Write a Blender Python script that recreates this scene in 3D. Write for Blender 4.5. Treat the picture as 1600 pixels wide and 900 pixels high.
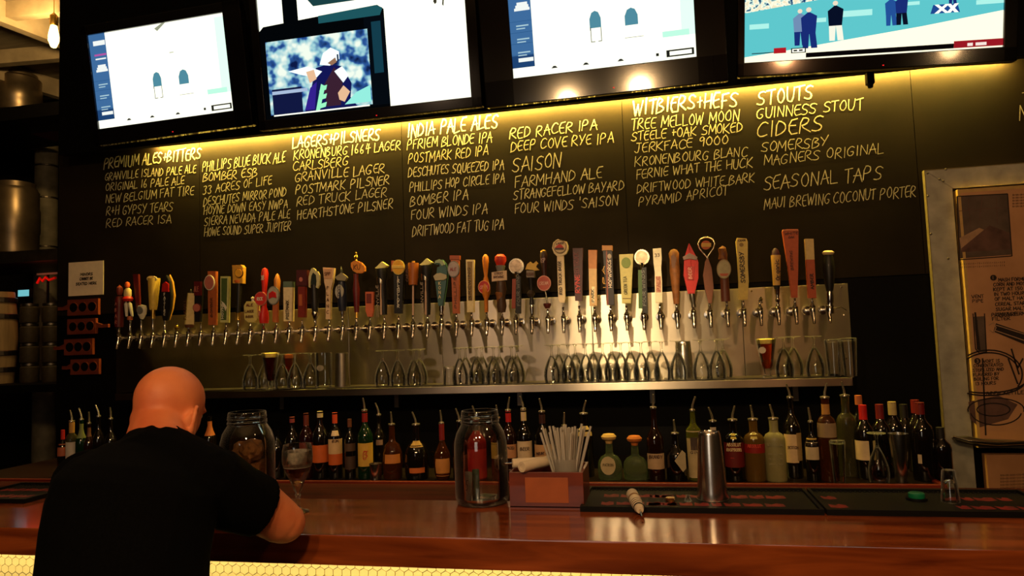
import bpy, bmesh, math, random
from mathutils import Vector, Matrix, noise
random.seed(7)
for o in list(bpy.data.objects): bpy.data.objects.remove(o)
SC = bpy.context.scene
COL = SC.collection
R = math.radians
PI = math.pi
H = 1.53                      # eye height

# ------------------------------------------------------------------ camera
YAW, PITCH, ROLL, F = R(11.623), R(3.972), R(2.073), 1100.0
Rr = Matrix(((math.cos(ROLL),0,math.sin(ROLL)),(0,1,0),(-math.sin(ROLL),0,math.cos(ROLL))))
Rp = Matrix(((1,0,0),(0,math.cos(PITCH),-math.sin(PITCH)),(0,math.sin(PITCH),math.cos(PITCH))))
Ry = Matrix(((math.cos(YAW),-math.sin(YAW),0),(math.sin(YAW),math.cos(YAW),0),(0,0,1)))
CM = Ry @ Rp @ Rr
cd = bpy.data.cameras.new('camera'); cam = bpy.data.objects.new('camera', cd); COL.objects.link(cam)
cd.sensor_width = 36; cd.lens = F/1600*36; cd.clip_start = .05; cd.clip_end = 60
right, fwd, up = CM @ Vector((1,0,0)), CM @ Vector((0,1,0)), CM @ Vector((0,0,1))
mw = Matrix((right, up, -fwd)).transposed().to_4x4(); mw.translation = Vector((0,0,H)); cam.matrix_world = mw
SC.camera = cam

# ------------------------------------------------------------------ world, exposure
w = bpy.data.worlds.new('world'); SC.world = w; w.use_nodes = True
w.node_tree.nodes['Background'].inputs[0].default_value = (.02,.014,.010,1)
w.node_tree.nodes['Background'].inputs[1].default_value = .3
SC.view_settings.view_transform = 'Standard'; SC.view_settings.look = 'None'
SC.view_settings.exposure = 0; SC.view_settings.gamma = 1; SC.view_settings.use_curve_mapping = False

# ------------------------------------------------------------------ room lamps and an added fill
def lamp(name, kind, loc, energy, color, size=.1, target=None, sizey=None, spot=None, blend=.3, spread=None):
    l = bpy.data.lights.new(name, kind); l.energy = energy; l.color = color
    if kind == 'AREA':
        l.size = size
        if sizey: l.shape = 'RECTANGLE'; l.size_y = sizey
        if spread: l.spread = spread
    else: l.shadow_soft_size = size
    if kind == 'SPOT': l.spot_size = spot; l.spot_blend = blend
    o = bpy.data.objects.new(name, l); COL.objects.link(o); o.location = loc
    if target is not None: o.rotation_euler = (Vector(target)-Vector(loc)).to_track_quat('-Z','Y').to_euler()
    return o
WARM = (1.0,.60,.26); WARM2 = (1.0,.72,.38); LED = (1.0,.69,.11)
lamp('tap_spot', 'SPOT', (-.40,.75,3.05), 400, (1.0,.72,.36), .025, (-.10,3.6,1.50), spot=R(19), blend=.95)
lamp('tap_spot', 'SPOT', (-1.6,.9,3.1), 60, (1.0,.66,.40), .05, (-1.2,3.6,1.66), spot=R(56), blend=.9)
lamp('bar_lamp', 'POINT', (-.05,-.45,2.7), 80, WARM, .09)
lamp('bar_lamp', 'POINT', (-.75,-.6,2.65), 60, WARM, .09)
lamp('bar_lamp', 'POINT', (2.2,.4,2.9), 9, WARM, .06)
lamp('front_fill', 'AREA', (-1.0,-2.9,1.9), 9, (1.0,.88,.72), 1.1, (-1.0,3,1.6), sizey=1.5)  # soft fill light added behind the viewer for streaks on steel and glass
lamp('side_lamp', 'POINT', (.9,1.2,2.9), 16, (1.0,.45,.18), .06)

# ------------------------------------------------------------------ helpers
def ray(px, py): return CM @ Vector(((px-800)/F, 1, -(py-450)/F))
def P(px, py, Y):                       # point of the picture on the plane at depth Y, in metres
    d = ray(px, py); k = Y/d.y
    return Vector((d.x*k, Y, H + d.z*k))
def mpp(px, py, Y): return Y/ray(px, py).y/F
def XatZ(px, Y, z):                     # x where the picture column px meets depth Y at height z
    py = 450
    for _ in range(8): py -= (z-P(px,py,Y).z)/mpp(px,py,Y)
    return P(px, py, Y).x
def lin(c):
    def f(v):
        v /= 255.0
        return v/12.92 if v <= .04045 else ((v+.055)/1.055)**2.4
    return (f(c[0]), f(c[1]), f(c[2]), 1)
MATS = {}
def mat(name, rgb, rough=.5, metal=0, noise=.12, scale=30, trans=0, coat=0, emit=0, ior=1.45, bump=0, stretch=(1,1,1), rgb2=None, aniso=0, spec=.5):
    if name in MATS: return MATS[name]
    m = bpy.data.materials.new(name); m.use_nodes = True; nt = m.node_tree; b = nt.nodes['Principled BSDF']
    b.inputs['Roughness'].default_value = rough; b.inputs['Metallic'].default_value = metal
    b.inputs['Transmission Weight'].default_value = trans; b.inputs['IOR'].default_value = ior
    b.inputs['Coat Weight'].default_value = coat; b.inputs['Coat Roughness'].default_value = .06
    b.inputs['Anisotropic'].default_value = aniso; b.inputs['Specular IOR Level'].default_value = spec
    c = lin(rgb)
    if noise or rgb2:
        tc = nt.nodes.new('ShaderNodeTexCoord'); mp = nt.nodes.new('ShaderNodeMapping'); mp.inputs['Scale'].default_value = stretch
        n = nt.nodes.new('ShaderNodeTexNoise'); n.inputs['Scale'].default_value = scale; n.inputs['Detail'].default_value = 5
        nt.links.new(tc.outputs['Object'], mp.inputs[0]); nt.links.new(mp.outputs[0], n.inputs['Vector'])
        r = nt.nodes.new('ShaderNodeValToRGB'); r.color_ramp.elements[0].position = .3; r.color_ramp.elements[1].position = .7
        d = lin(rgb2) if rgb2 else tuple(x*(1-noise*2) for x in c[:3])+(1,)
        r.color_ramp.elements[0].color = d; r.color_ramp.elements[1].color = c
        nt.links.new(n.outputs[0], r.inputs[0]); nt.links.new(r.outputs[0], b.inputs['Base Color'])
        if bump:
            bp = nt.nodes.new('ShaderNodeBump'); bp.inputs['Strength'].default_value = bump; bp.inputs['Distance'].default_value = .002
            nt.links.new(n.outputs[0], bp.inputs['Height']); nt.links.new(bp.outputs[0], b.inputs['Normal'])
    else: b.inputs['Base Color'].default_value = c
    if emit:
        b.inputs['Emission Color'].default_value = c; b.inputs['Emission Strength'].default_value = emit
    MATS[name] = m; return m
def cm(rgb, rough=.5, coat=.06): return mat('paint_%d_%d_%d' % tuple(rgb), rgb, rough, coat=coat, noise=.08, scale=60)
def em(rgb, s=1.0):
    n = 'screen_light_%d_%d_%d_%d' % (rgb[0], rgb[1], rgb[2], int(s*100))
    if n in MATS: return MATS[n]
    m = bpy.data.materials.new(n); m.use_nodes = True; nt = m.node_tree; nt.nodes.clear()
    e = nt.nodes.new('ShaderNodeEmission'); o = nt.nodes.new('ShaderNodeOutputMaterial')
    e.inputs[0].default_value = lin(rgb); e.inputs[1].default_value = s
    nt.links.new(e.outputs[0], o.inputs[0]); MATS[n] = m; return m

def tag(o, label=None, cat=None, group=None, kind=None):
    if label: o['label'] = label
    if cat: o['category'] = cat
    if group: o['group'] = group
    if kind: o['kind'] = kind
    return o
def empty(name, loc, label, cat, group=None, rz=0):
    o = bpy.data.objects.new(name, None); COL.objects.link(o); o.location = loc; o.rotation_euler = (0,0,rz); o.empty_display_size = .05
    return tag(o, label, cat, group)
def link(name, bm, m, parent=None, loc=None, smooth=False, mats=None):
    bmesh.ops.recalc_face_normals(bm, faces=bm.faces[:]) if not mats or mats != 'keep' else None
    me = bpy.data.meshes.new(name); bm.to_mesh(me); bm.free()
    for x in (m if isinstance(m, list) else [m]): me.materials.append(x)
    if smooth:
        me.polygons.foreach_set('use_smooth', [True]*len(me.polygons))
        try: me.set_sharp_from_angle(angle=R(38))
        except Exception: pass
    o = bpy.data.objects.new(name, me); COL.objects.link(o)
    if parent: o.parent = parent
    if loc is not None: o.location = loc
    return o
def abox(bm, x0, x1, y0, y1, z0, z1, bev=0, mi=0):
    vs = [bm.verts.new((x,y,z)) for x in (x0,x1) for y in (y0,y1) for z in (z0,z1)]
    fs = [bm.faces.new([vs[i] for i in f]) for f in ((0,1,3,2),(4,6,7,5),(0,4,5,1),(2,3,7,6),(0,2,6,4),(1,5,7,3))]
    for f in fs: f.material_index = mi
    if bev:
        es = list({e for f in fs for e in f.edges})
        bmesh.ops.bevel(bm, geom=es, offset=bev, segments=2, affect='EDGES', profile=.6)
    return bm
def bx(*a, **k): return abox(bmesh.new(), *a, **k)
def lathe(prof, seg=24, bm=None, c=(0,0,0), axis='Z', sx=1, sy=1, mi=0):
    bm = bm or bmesh.new(); rings = []
    for r, z in prof:
        if r < 1e-6: rings.append([bm.verts.new((c[0],c[1],c[2]+z))])
        else: rings.append([bm.verts.new((c[0]+r*sx*math.cos(2*PI*i/seg), c[1]+r*sy*math.sin(2*PI*i/seg), c[2]+z)) for i in range(seg)])
    for a, b in zip(rings, rings[1:]):
        for i in range(seg):
            j = (i+1) % seg
            if len(a) == 1 and len(b) == 1: continue
            if len(a) == 1: f = bm.faces.new((a[0], b[i], b[j]))
            elif len(b) == 1: f = bm.faces.new((a[i], a[j], b[0]))
            else: f = bm.faces.new((a[i], a[j], b[j], b[i]))
            f.material_index = mi
    return bm
def tube(pts, r, seg=10, bm=None, cap=True):
    bm = bm or bmesh.new(); pts = [Vector(p) for p in pts]; rings = []
    n = len(pts); rs = r if isinstance(r, (list,tuple)) else [r]*n
    ref = None
    for i, p in enumerate(pts):
        t = (pts[min(i+1,n-1)]-pts[max(i-1,0)]).normalized()
        if ref is None:
            ref = Vector((0,0,1)) if abs(t.z) < .9 else Vector((1,0,0))
        u = (ref - t*ref.dot(t)).normalized(); v = t.cross(u); ref = u
        rings.append([bm.verts.new(p + (u*math.cos(2*PI*k/seg)+v*math.sin(2*PI*k/seg))*rs[i]) for k in range(seg)])
    for a, b in zip(rings, rings[1:]):
        for k in range(seg): bm.faces.new((a[k], a[(k+1)%seg], b[(k+1)%seg], b[k]))
    if cap: bm.faces.new(rings[0][::-1]); bm.faces.new(rings[-1])
    return bm
def prism(pts, y0, y1, bm=None, bev=0):          # outline in x,z; thickness along y
    bm = bm or bmesh.new()
    a = [bm.verts.new((x,y0,z)) for x,z in pts]; b = [bm.verts.new((x,y1,z)) for x,z in pts]
    n = len(pts); fs = [bm.faces.new(a), bm.faces.new(b[::-1])]
    for i in range(n): fs.append(bm.faces.new((a[i], b[i], b[(i+1)%n], a[(i+1)%n])))
    if bev: bmesh.ops.bevel(bm, geom=list({e for e in fs[0].edges}), offset=bev, segments=2, affect='EDGES')
    return bm
def ell(cx, cz, rx, rz, n=24): return [(cx+rx*math.cos(2*PI*i/n), cz+rz*math.sin(2*PI*i/n)) for i in range(n)]

# ------------------------------------------------------------------ stroke lettering
G = {
'A':[[(0,0),(.5,1),(1,0)],[(.12,.38),(.95,.42)]],
'B':[[(0,0),(.05,1),(.7,.95),(.8,.75),(.1,.52),(.95,.42),(.9,.15),(0,0)]],
'C':[[(1,.85),(.65,1),(.2,.8),(0,.4),(.2,.06),(.6,0),(1,.15)]],
'D':[[(.05,0),(.05,1),(.6,.9),(1,.55),(.75,.15),(0,0)]],
'E':[[(1,1),(.05,.95),(.08,0),(1,.05)],[(.08,.5),(.85,.55)]],
'F':[[(1,1.02),(.05,.95),(.08,0)],[(.08,.5),(.8,.56)]],
'G':[[(1,.85),(.6,1),(.15,.75),(0,.4),(.25,.04),(.8,.05),(.95,.4),(.55,.42)]],
'H':[[(.05,0),(.05,1)],[(.9,0),(.95,1)],[(.05,.48),(.95,.55)]],
'I':[[(.5,0),(.5,1)]],
'J':[[(.2,1),(1,1.02)],[(.7,1),(.65,.2),(.35,0),(0,.15)]],
'K':[[(.05,0),(.08,1)],[(.95,1),(.1,.45),(1,0)]],
'L':[[(.05,1),(.08,0),(1.05,.06)]],
'M':[[(0,0),(.1,1),(.5,.3),(.9,1),(1,0)]],
'N':[[(.05,0),(.08,1),(.9,0),(.95,1)]],
'O':[[(.5,1),(.12,.75),(.05,.35),(.4,0),(.85,.15),(.98,.6),(.7,.95),(.5,1)]],
'P':[[(.05,0),(.08,1),(.7,1),(.9,.75),(.65,.5),(.08,.45)]],
'Q':[[(.5,1),(.12,.75),(.05,.35),(.4,0),(.85,.15),(.98,.6),(.7,.95),(.5,1)],[(.6,.3),(1,-.1)]],
'R':[[(.05,0),(.08,1),(.75,1),(.9,.75),(.6,.52),(.1,.48),(1.02,0)]],
'S':[[(1,.85),(.6,1),(.1,.8),(.25,.55),(.8,.42),(.9,.15),(.5,0),(0,.12)]],
'T':[[(-.05,.95),(1.05,1.03)],[(.5,1),(.5,0)]],
'U':[[(.05,1),(.08,.2),(.35,0),(.85,.05),(.95,1)]],
'V':[[(0,1),(.5,0),(1,1)]],
'W':[[(0,1),(.25,0),(.5,.75),(.75,0),(1,1)]],
'X':[[(0,0),(1,1)],[(0,1),(1,0)]],
'Y':[[(0,1),(.5,.5)],[(1,1.05),(.3,0)]],
'Z':[[(0,1),(1,1),(0,0),(1,.03)]],
'0':[[(.5,1),(.1,.7),(.1,.3),(.5,0),(.9,.3),(.9,.7),(.5,1)]],
'1':[[(.5,0),(.5,1)]],
'3':[[(.1,.9),(.6,1),(.85,.75),(.4,.55),(.9,.3),(.5,0),(.05,.1)]],
'4':[[(.3,1),(.1,.45),(1,.5)],[(.75,.95),(.7,0)]],
'5':[[(.95,1),(.2,1),(.15,.6),(.7,.6),(.85,.25),(.5,0),(.05,.1)]],
'6':[[(.6,1),(.15,.5),(.2,.08),(.6,0),(.85,.25),(.5,.5),(.15,.3)]],
'9':[[(.9,.75),(.5,.5),(.15,.7),(.45,1),(.9,.85),(.75,0)]],
'+':[[(.1,.5),(.9,.55)],[(.5,.85),(.5,.2)]],
"'":[[(.5,1.1),(.4,.8)]], '.':[[(.4,0),(.5,.1)]], '-':[[(.2,.5),(.8,.5)]],
'a':[[(.9,.6),(.3,.7),(.05,.3),(.3,0),(.85,.2),(.9,.65),(.95,0)]],'c':[[(.9,.6),(.3,.7),(.05,.3),(.4,0),(.95,.1)]],
'g':[[(.9,.6),(.3,.7),(.05,.35),(.4,.05),(.9,.3)],[(.9,.65),(.85,-.25),(.1,-.3)]],'i':[[(.5,0),(.5,.65)],[(.5,.85),(.5,.95)]],
'n':[[(.1,0),(.1,.65),(.7,.65),(.9,.4),(.9,0)]],'r':[[(.1,0),(.1,.65),(.8,.65)]],
}
WD = {'I':.42,'1':.4,'M':1.2,'W':1.3,' ':.5,'+':.8,"'":.35,'.':.4,'L':.85,'i':.4,'E':.85,'F':.85,'T':.9,'-':.6}
def letters(bm, s, o, ux, uz, width, height, stroke, jit=.05, slant=.0, nrm=Vector((0,-1,0)), rnd=None, proud=.0012):
    rnd = rnd or random.Random(sum(ord(c)*(i+1) for i,c in enumerate(s)))
    o = Vector(o); tot = sum(WD.get(c,1) for c in s) + .0; gap = .2*1
    adv = width/(tot+gap*(len(s)-1)) if len(s) > 1 else width
    x = 0
    for c in s:
        wd = WD.get(c,1)*adv
        for line in G.get(c, []):
            jx, jz = rnd.uniform(-jit,jit), rnd.uniform(-jit,jit)
            pts = []
            for (u,v) in line:
                u2 = (u+jx+rnd.uniform(-jit,jit)*.6)*wd; v2 = (v+jz*.8+rnd.uniform(-jit,jit)*.6)*height
                if c == 'I' or c == '1': u2 = wd*.5 + jx*wd*.5
                pts.append(o + ux*(x+u2+slant*v2) + uz*v2)
            # soften the corners of round letters
            if c in "COSGDBPRUQ03690JacgnEr" and len(pts) > 3:
                q = [pts[0]]
                for a, b, d in zip(pts, pts[1:], pts[2:]):
                    q += [b+(a-b)*.3, b+(d-b)*.3]
                q.append(pts[-1]); pts = q
            for a, b in zip(pts, pts[1:]):
                t = b-a
                if t.length < 1e-6: continue
                t.normalize(); sd = t.cross(nrm).normalized()*stroke*.5*rnd.uniform(.75,1.15); e = t*stroke*.3
                off = nrm*proud*rnd.uniform(.85,1.15)
                bm.faces.new([bm.verts.new(p+off) for p in (a-e-sd, b+e-sd, b+e+sd, a-e+sd)])
        x += wd + gap*adv
    return bm
def ptext(bm, s, a, b, hpx, Y, stroke_px=1.3, jit=.06, slant=.04):   # baseline from picture point a to b on depth Y
    A, B = P(a[0],a[1],Y), P(b[0],b[1],Y); ux = (B-A).normalized()
    return letters(bm, s, A, ux, Vector((0,0,1)), (B-A).length, hpx*mpp(a[0],a[1],Y), stroke_px*mpp(a[0],a[1],Y), jit, slant)

# common materials
BLACK = mat('black_paint', (7,6,5), .6, noise=.2, spec=.12)
BOARD = mat('blackboard_paint', (33,25,17), .75, noise=.22, scale=3, spec=.12)
CHALK = mat('chalk', (200,190,165), .9, noise=.2, scale=90)
STEEL = mat('brushed_steel', (190,180,168), .42, metal=1, noise=.2, scale=3.5, stretch=(1,1,.7), aniso=.92)
_n = STEEL.node_tree; _c = _n.nodes.new('ShaderNodeCombineXYZ'); _c.inputs[2].default_value = 1; _n.links.new(_c.outputs[0], _n.nodes['Principled BSDF'].inputs['Tangent'])
CHROME = mat('chrome', (215,205,190), .14, metal=1, noise=.05)
DKSTEEL = mat('dull_steel', (130,122,110), .42, metal=1, noise=.2, scale=9)
GALV = mat('galvanised_steel', (186,184,168), .6, metal=.2, noise=.22, scale=11, bump=.1)
def thin_glass(name, tint, edge, gl=.55, rim_glint=.10):  # dark outlines and bright rims are painted in by edge tint and whitish diffuse
    m = bpy.data.materials.new(name); m.use_nodes = True; nt = m.node_tree; nt.nodes.clear()
    lw = nt.nodes.new('ShaderNodeLayerWeight'); lw.inputs[0].default_value = .5
    r = nt.nodes.new('ShaderNodeValToRGB'); r.color_ramp.elements[0].position = .6; r.color_ramp.elements[0].color = (*tint,1); r.color_ramp.elements[1].position = .98; r.color_ramp.elements[1].color = (*edge,1)
    t = nt.nodes.new('ShaderNodeBsdfTransparent'); g = nt.nodes.new('ShaderNodeBsdfGlossy'); g.inputs['Roughness'].default_value = .03; g.inputs[0].default_value = (1,1,1,1)
    fr = nt.nodes.new('ShaderNodeFresnel'); fr.inputs[0].default_value = 1.5
    ml = nt.nodes.new('ShaderNodeMath'); ml.operation = 'MULTIPLY_ADD'; ml.inputs[1].default_value = gl; ml.inputs[2].default_value = .01
    mx = nt.nodes.new('ShaderNodeMixShader'); o = nt.nodes.new('ShaderNodeOutputMaterial'); L = nt.links.new
    L(lw.outputs['Facing'], r.inputs[0]); L(r.outputs[0], t.inputs[0]); L(fr.outputs[0], ml.inputs[0]); L(ml.outputs[0], mx.inputs[0]); L(t.outputs[0], mx.inputs[1]); L(g.outputs[0], mx.inputs[2]); df = nt.nodes.new('ShaderNodeBsdfDiffuse'); df.inputs[0].default_value = (.85,.85,.82,1); pw = nt.nodes.new('ShaderNodeMath'); pw.operation = 'POWER'; pw.inputs[1].default_value = 4; sc = nt.nodes.new('ShaderNodeMath'); sc.operation = 'MULTIPLY'; sc.inputs[1].default_value = rim_glint; m2 = nt.nodes.new('ShaderNodeMixShader')
    L(lw.outputs['Facing'], pw.inputs[0]); L(pw.outputs[0], sc.inputs[0]); L(sc.outputs[0], m2.inputs[0]); L(mx.outputs[0], m2.inputs[1]); L(df.outputs[0], m2.inputs[2]); L(m2.outputs[0], o.inputs[0]); return m
GLASS = thin_glass('clear_glass', (.98,.98,.96), (.78,.76,.68), .85, .22)
JARG = thin_glass('thick_jar_glass', (.95,.94,.90), (.42,.40,.34), 1.1, .42)
POUR = mat('pourer_steel', (216,206,186), .22, metal=.85, noise=.05)
BRASS = mat('brass', (190,150,70), .25, metal=1, noise=.05)
RUBBER = mat('black_rubber', (9,8,8), .6, noise=.2, spec=.2)


# ------------------------------------------------------------------ the room
YW = 3.64                                   # face of the back wall
XL = -.985*YW                               # its left end, where the room opens behind
CEIL = 4.3
WALLM = mat('dark_wall_paint', (24,20,17), .8, noise=.2, scale=5)
def struct(name, bm, m, parent=None): o = link(name, bm, m, parent); o['kind'] = 'structure'; return o
back = struct('wall_back', bx(XL, 3.6, YW, YW+.18, 0, CEIL), BLACK)
struct('floor', bx(-8.2, 3.6, -3.2, 8.2, -.06, 0), mat('dark_floor', (58,42,32), .5, noise=.3, scale=6))
struct('ceiling', bx(-8.2, 3.6, -3.2, 8.2, CEIL, CEIL+.08), mat('ceiling_boards', (150,140,120), .8, noise=.3, scale=4, stretch=(.3,3,1)))
struct('wall_right', bx(3.6, 3.72, -3.2, 8.2, 0, CEIL), WALLM)
struct('wall_left', bx(-8.32, -8.2, -3.2, 8.2, 0, CEIL), WALLM)
struct('wall_front', bx(-8.2, 3.6, -3.32, -3.2, 0, CEIL), mat('brown_wall', (70,46,30), .8, noise=.3, scale=4))
struct('wall_far', bx(-8.2, 3.6, 8.2, 8.3, 0, CEIL), WALLM)

# chalkboard panels on the wall, with the handwriting as flat chalk strokes
ZB1 = H + .352*YW; ZB0 = H + .062*YW
board = empty('chalkboard', (0, YW, 0), 'wide blackboard with handwritten beer list, on the wall above the taps', 'chalkboard')
edges = [P(x, 300, YW-.01).x for x in (92, 312, 630, 978, 1436)] + [3.2]
for a, b in zip(edges, edges[1:]):
    o = link('board_panel', bx(a+.0015, b-.0015, -.012, -.0005, ZB0, ZB1+.2), BOARD, board)
YT = YW-.0125
LINES = [
 [("PREMIUM ALES+BITTERS",(162,264),(313,248),15,2.2),("GRANVILLE ISLAND PALE ALE",(164,282),(306,270),11,1.3),("ORIGINAL 16 PALE ALE",(165,299),(288,288),11,1.3),("NEW BELGIUM FAT TIRE",(165,318),(303,304),12,1.3),("R+H GYPSY TEARS",(166,337),(270,330),13,1.3),("RED RACER ISA",(166,355),(267,349),12,1.3)],
 [("PHILLIPS BLUE BUCK ALE",(316,268),(445,253),14,1.5),("BOMBER ESB",(317,285),(402,275),12,1.5),("33 ACRES OF LIFE",(317,304),(424,288),12,1.4),("DESCHUTES MIRROR POND",(318,322),(447,306),12,1.4),("HOYNE DOWN EASY NWPA",(318,336),(449,325),12,1.3),("SIERRA NEVADA PALE ALE",(319,353),(453,341),12,1.3),("HOWE SOUND SUPER JUPITER",(319,370),(454,360),12,1.3)],
 [("LAGERS+PILSNERS",(457,232),(593,219),16,2.3),("KRONENBURG 1664 LAGER",(459,250),(625,234),13,1.5),("CARLSBERG",(458,267),(543,259),13,1.5),("GRANVILLE LAGER",(460,285),(601,270),13,1.5),("POSTMARK PILSNER",(462,304),(608,288),13,1.5),("RED TRUCK LAGER",(463,322),(604,307),13,1.3),("HEARTHSTONE PILSNER",(464,343),(613,326),13,1.4)],
 [("INDIA PALE ALES",(636,216),(777,199),19,2.4),("PFRIEM BLONDE IPA",(636,234),(769,222),14,1.5),("POSTMARK RED IPA",(638,256),(762,243),14,1.5),("DESCHUTES SQUEEZED IPA",(638,277),(787,264),13,1.5),("PHILLIPS HOP CIRCLE IPA",(640,300),(788,285),13,1.4),("BOMBER IPA",(641,323),(731,311),14,1.4),("FOUR WINDS IPA",(642,344),(761,333),14,1.4),("DRIFTWOOD FAT TUG IPA",(644,369),(787,358),14,1.4)],
 [("RED RACER IPA",(796,218),(932,202),15,1.7),("DEEP COVE RYE IPA",(798,237),(958,223),14,1.6),("SAISON",(800,269),(876,261),20,1.8),("FARMHAND ALE",(804,293),(940,278),15,1.5),("STRANGEFELLOW BAYARD",(802,312),(974,297),13,1.4),("FOUR WINDS 'SAISON",(804,335),(965,321),14,1.4)],
 [("WITBIERS+HEFS",(989,180),(1151,167),21,2.6),("TREE MELLOW MOON",(986,203),(1154,189),15,1.6),("STEELE +OAK SMOKED",(986,221),(1160,205),13,1.6),("JERKFACE 9000",(991,239),(1138,225),13,1.5),("KRONENBOURG BLANC",(992,260),(1167,244),13,1.4),("FERNIE WHAT THE HUCK",(994,280),(1175,261),13,1.4),("DRIFTWOOD WHITE BARK",(995,302),(1179,285),13,1.3),("PYRAMID APRICOT",(998,323),(1137,305),13,1.3)],
 [("STOUTS",(1183,165),(1270,155),20,2.5),("GUINNESS STOUT",(1182,186),(1348,171),15,1.7),("CIDERS",(1182,216),(1286,205),21,2.1),("SOMERSBY",(1189,239),(1293,228),14,1.4),("MAGNERS ORIGINAL",(1193,259),(1380,239),14,1.4)],[("SEASONAL TAPS",(1193,297),(1377,281),19,1.7),("MAUI BREWING COCONUT PORTER",(1194,327),(1431,307),15,1.3)],
 [("N",(1591,188),(1606,187),22,1.8)],[("T",(1597,158),(1610,157),12,1.6)]]
for colm in LINES:
    bm = bmesh.new()
    for s, a, b, hp, st in colm: ptext(bm, s, a, b, hp*1.12, YT, st*.82, .075, .12)
    for v in bm.verts: v.co.y -= YW
    link('chalk_lettering', bm, CHALK, board, mats='keep')

# bulkhead that carries the televisions, the lit strip hidden under it
ZL = H + .3365*3.40
xa, xb = P(208,230,3.40).x, 3.2
bulk = struct('trim_1', bx(-.985*3.40, xb, 3.40, 3.44, ZL, CEIL-.3), BLACK)
struct('trim_2', bx(XL, xb, 3.441, YW-.021, ZL+.16, ZL+.20), BLACK)
strip = empty('led_strip', (0,3.598,ZL+.082), 'thin yellow light strip hidden under the black ledge below the televisions', 'light strip')
xs0, xs1 = P(222,230,3.5).x, P(1592,92,3.5).x
link('light_strip', bx(xs0, xs1, -.008, .008, -.004, .004), mat('led_diffuser', (255,215,110), .5, noise=0, emit=3), strip)
link('strip_channel', bx(xs0-.01, xs1+.01, -.014, .014, .005, .012), DKSTEEL, strip)
for k in range(6):
    a = xs0 + (xs1-xs0)*k/6; b = xs0 + (xs1-xs0)*(k+1)/6
    lamp('strip_lamp', 'AREA', ((a+b)/2, 3.598, ZL+.076), 38, LED, size=b-a, sizey=.012, target=((a+b)/2, 3.64, ZL+.035))
# small black bracket hanging from the ledge
t = empty('bracket', (P(1359,115,3.41).x, 3.415, ZL), 'short black bracket hanging from the ledge right of the middle of the widest television', 'bracket')
link('bracket_arm', bx(-.016,.016,-.02,.02,-.055,.0, bev=.004), RUBBER, t); link('bracket_foot', lathe([(0,-.074),(.011,-.07),(.014,-.055),(.0,-.054)],12), RUBBER, t)

# ------------------------------------------------------------------ televisions
BEZ = mat('glossy_black_bezel', (12,11,11), .12, noise=0, coat=.6)
def tv(bl, br, hh, label, tilt=8, Y=3.14, bez=(.05,.05,.05,.085), pics=()):
    A, B = P(*bl, Y), P(*br, Y)
    u = (B-A); W = u.length; u.normalize(); n0 = Vector((0,-1,0)); v0 = n0.cross(u)*-1
    v0 = u.cross(Vector((0,1,0)))*-1
    if v0.z < 0: v0 = -v0
    v = (v0*math.cos(R(tilt)) + Vector((0,-1,0))*math.sin(R(tilt))).normalized(); n = u.cross(v)
    if n.y > 0: n = -n
    root = empty('television', (0,0,0), label, 'television', 'televisions above the blackboard')
    root.matrix_world = Matrix((u, v, n)).transposed().to_4x4(); root.matrix_world.translation = A
    l,r,t_,b_ = bez
    # local frame: x right, y up, z towards the viewer
    bm = bmesh.new()
    abox(bm, -l, W+r, -b_, 0, -.03, .012, bev=.004); abox(bm, -l, W+r, hh, hh+t_, -.03, .012, bev=.004)
    abox(bm, -l, 0, -b_, hh+t_, -.03, .012, bev=.004); abox(bm, W, W+r, -b_, hh+t_, -.03, .012, bev=.004)
    fr = link('bezel', bm, BEZ, root)
    link('casing', bx(-l+.02, W+r-.02, -b_+.02, hh+t_-.02, -.075, -.03, bev=.01), RUBBER, root)
    link('indicator_light', bx(W*.55, W*.55+.006, -b_*.8, -b_*.8+.004, .012,.0135), em((255,40,40),1), root)
    for s in (.25,.75): link('wall_bracket', bx(W*s-.02, W*s+.02, hh*.1, hh*.9, -.14, -.075), RUBBER, root)
    ms = []; bm = bmesh.new()
    def mi(m):
        if m not in ms: ms.append(m)
        return ms.index(m)
    for k, (m, pts) in enumerate(pics):
        f = bm.faces.new([bm.verts.new((x*W, y*hh, .001+k*.00012)) for x,y in pts]); f.material_index = mi(m)
        if f.calc_center_median() and f.normal.z < 0: f.normal_flip()
    sc = link('screen', bx(0, W, 0, hh, -.03, 0), em((250,255,235),1.25), root)
    if pics: link('screen_picture', bm, ms, sc, mats='keep')
    return root
def rc(x0,y0,x1,y1): return [(x0,y0),(x1,y0),(x1,y1),(x0,y1)]
def crowd(name, cols, scale, s=1.0, stretch=(1,1,1)):
    m = bpy.data.materials.new(name); m.use_nodes = True; nt = m.node_tree; nt.nodes.clear()
    tc = nt.nodes.new('ShaderNodeTexCoord'); mp = nt.nodes.new('ShaderNodeMapping'); mp.inputs['Scale'].default_value = stretch
    n = nt.nodes.new('ShaderNodeTexNoise'); n.inputs['Scale'].default_value = scale; n.inputs['Detail'].default_value = 2
    r = nt.nodes.new('ShaderNodeValToRGB'); r.color_ramp.interpolation = 'LINEAR'
    cr = r.color_ramp; 
    while len(cr.elements) < len(cols): cr.elements.new(.5)
    for i,(p,c) in enumerate(cols): cr.elements[i].position = p; cr.elements[i].color = lin(c)
    e = nt.nodes.new('ShaderNodeEmission'); e.inputs[1].default_value = s; o = nt.nodes.new('ShaderNodeOutputMaterial')
    for a, b in ((tc.outputs['Object'], mp.inputs[0]), (mp.outputs[0], n.inputs['Vector']), (n.outputs[0], r.inputs[0]), (r.outputs[0], e.inputs[0]), (e.outputs[0], o.inputs[0])): nt.links.new(a, b)
    return m
WH = em((255,255,232),1.3)
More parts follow.
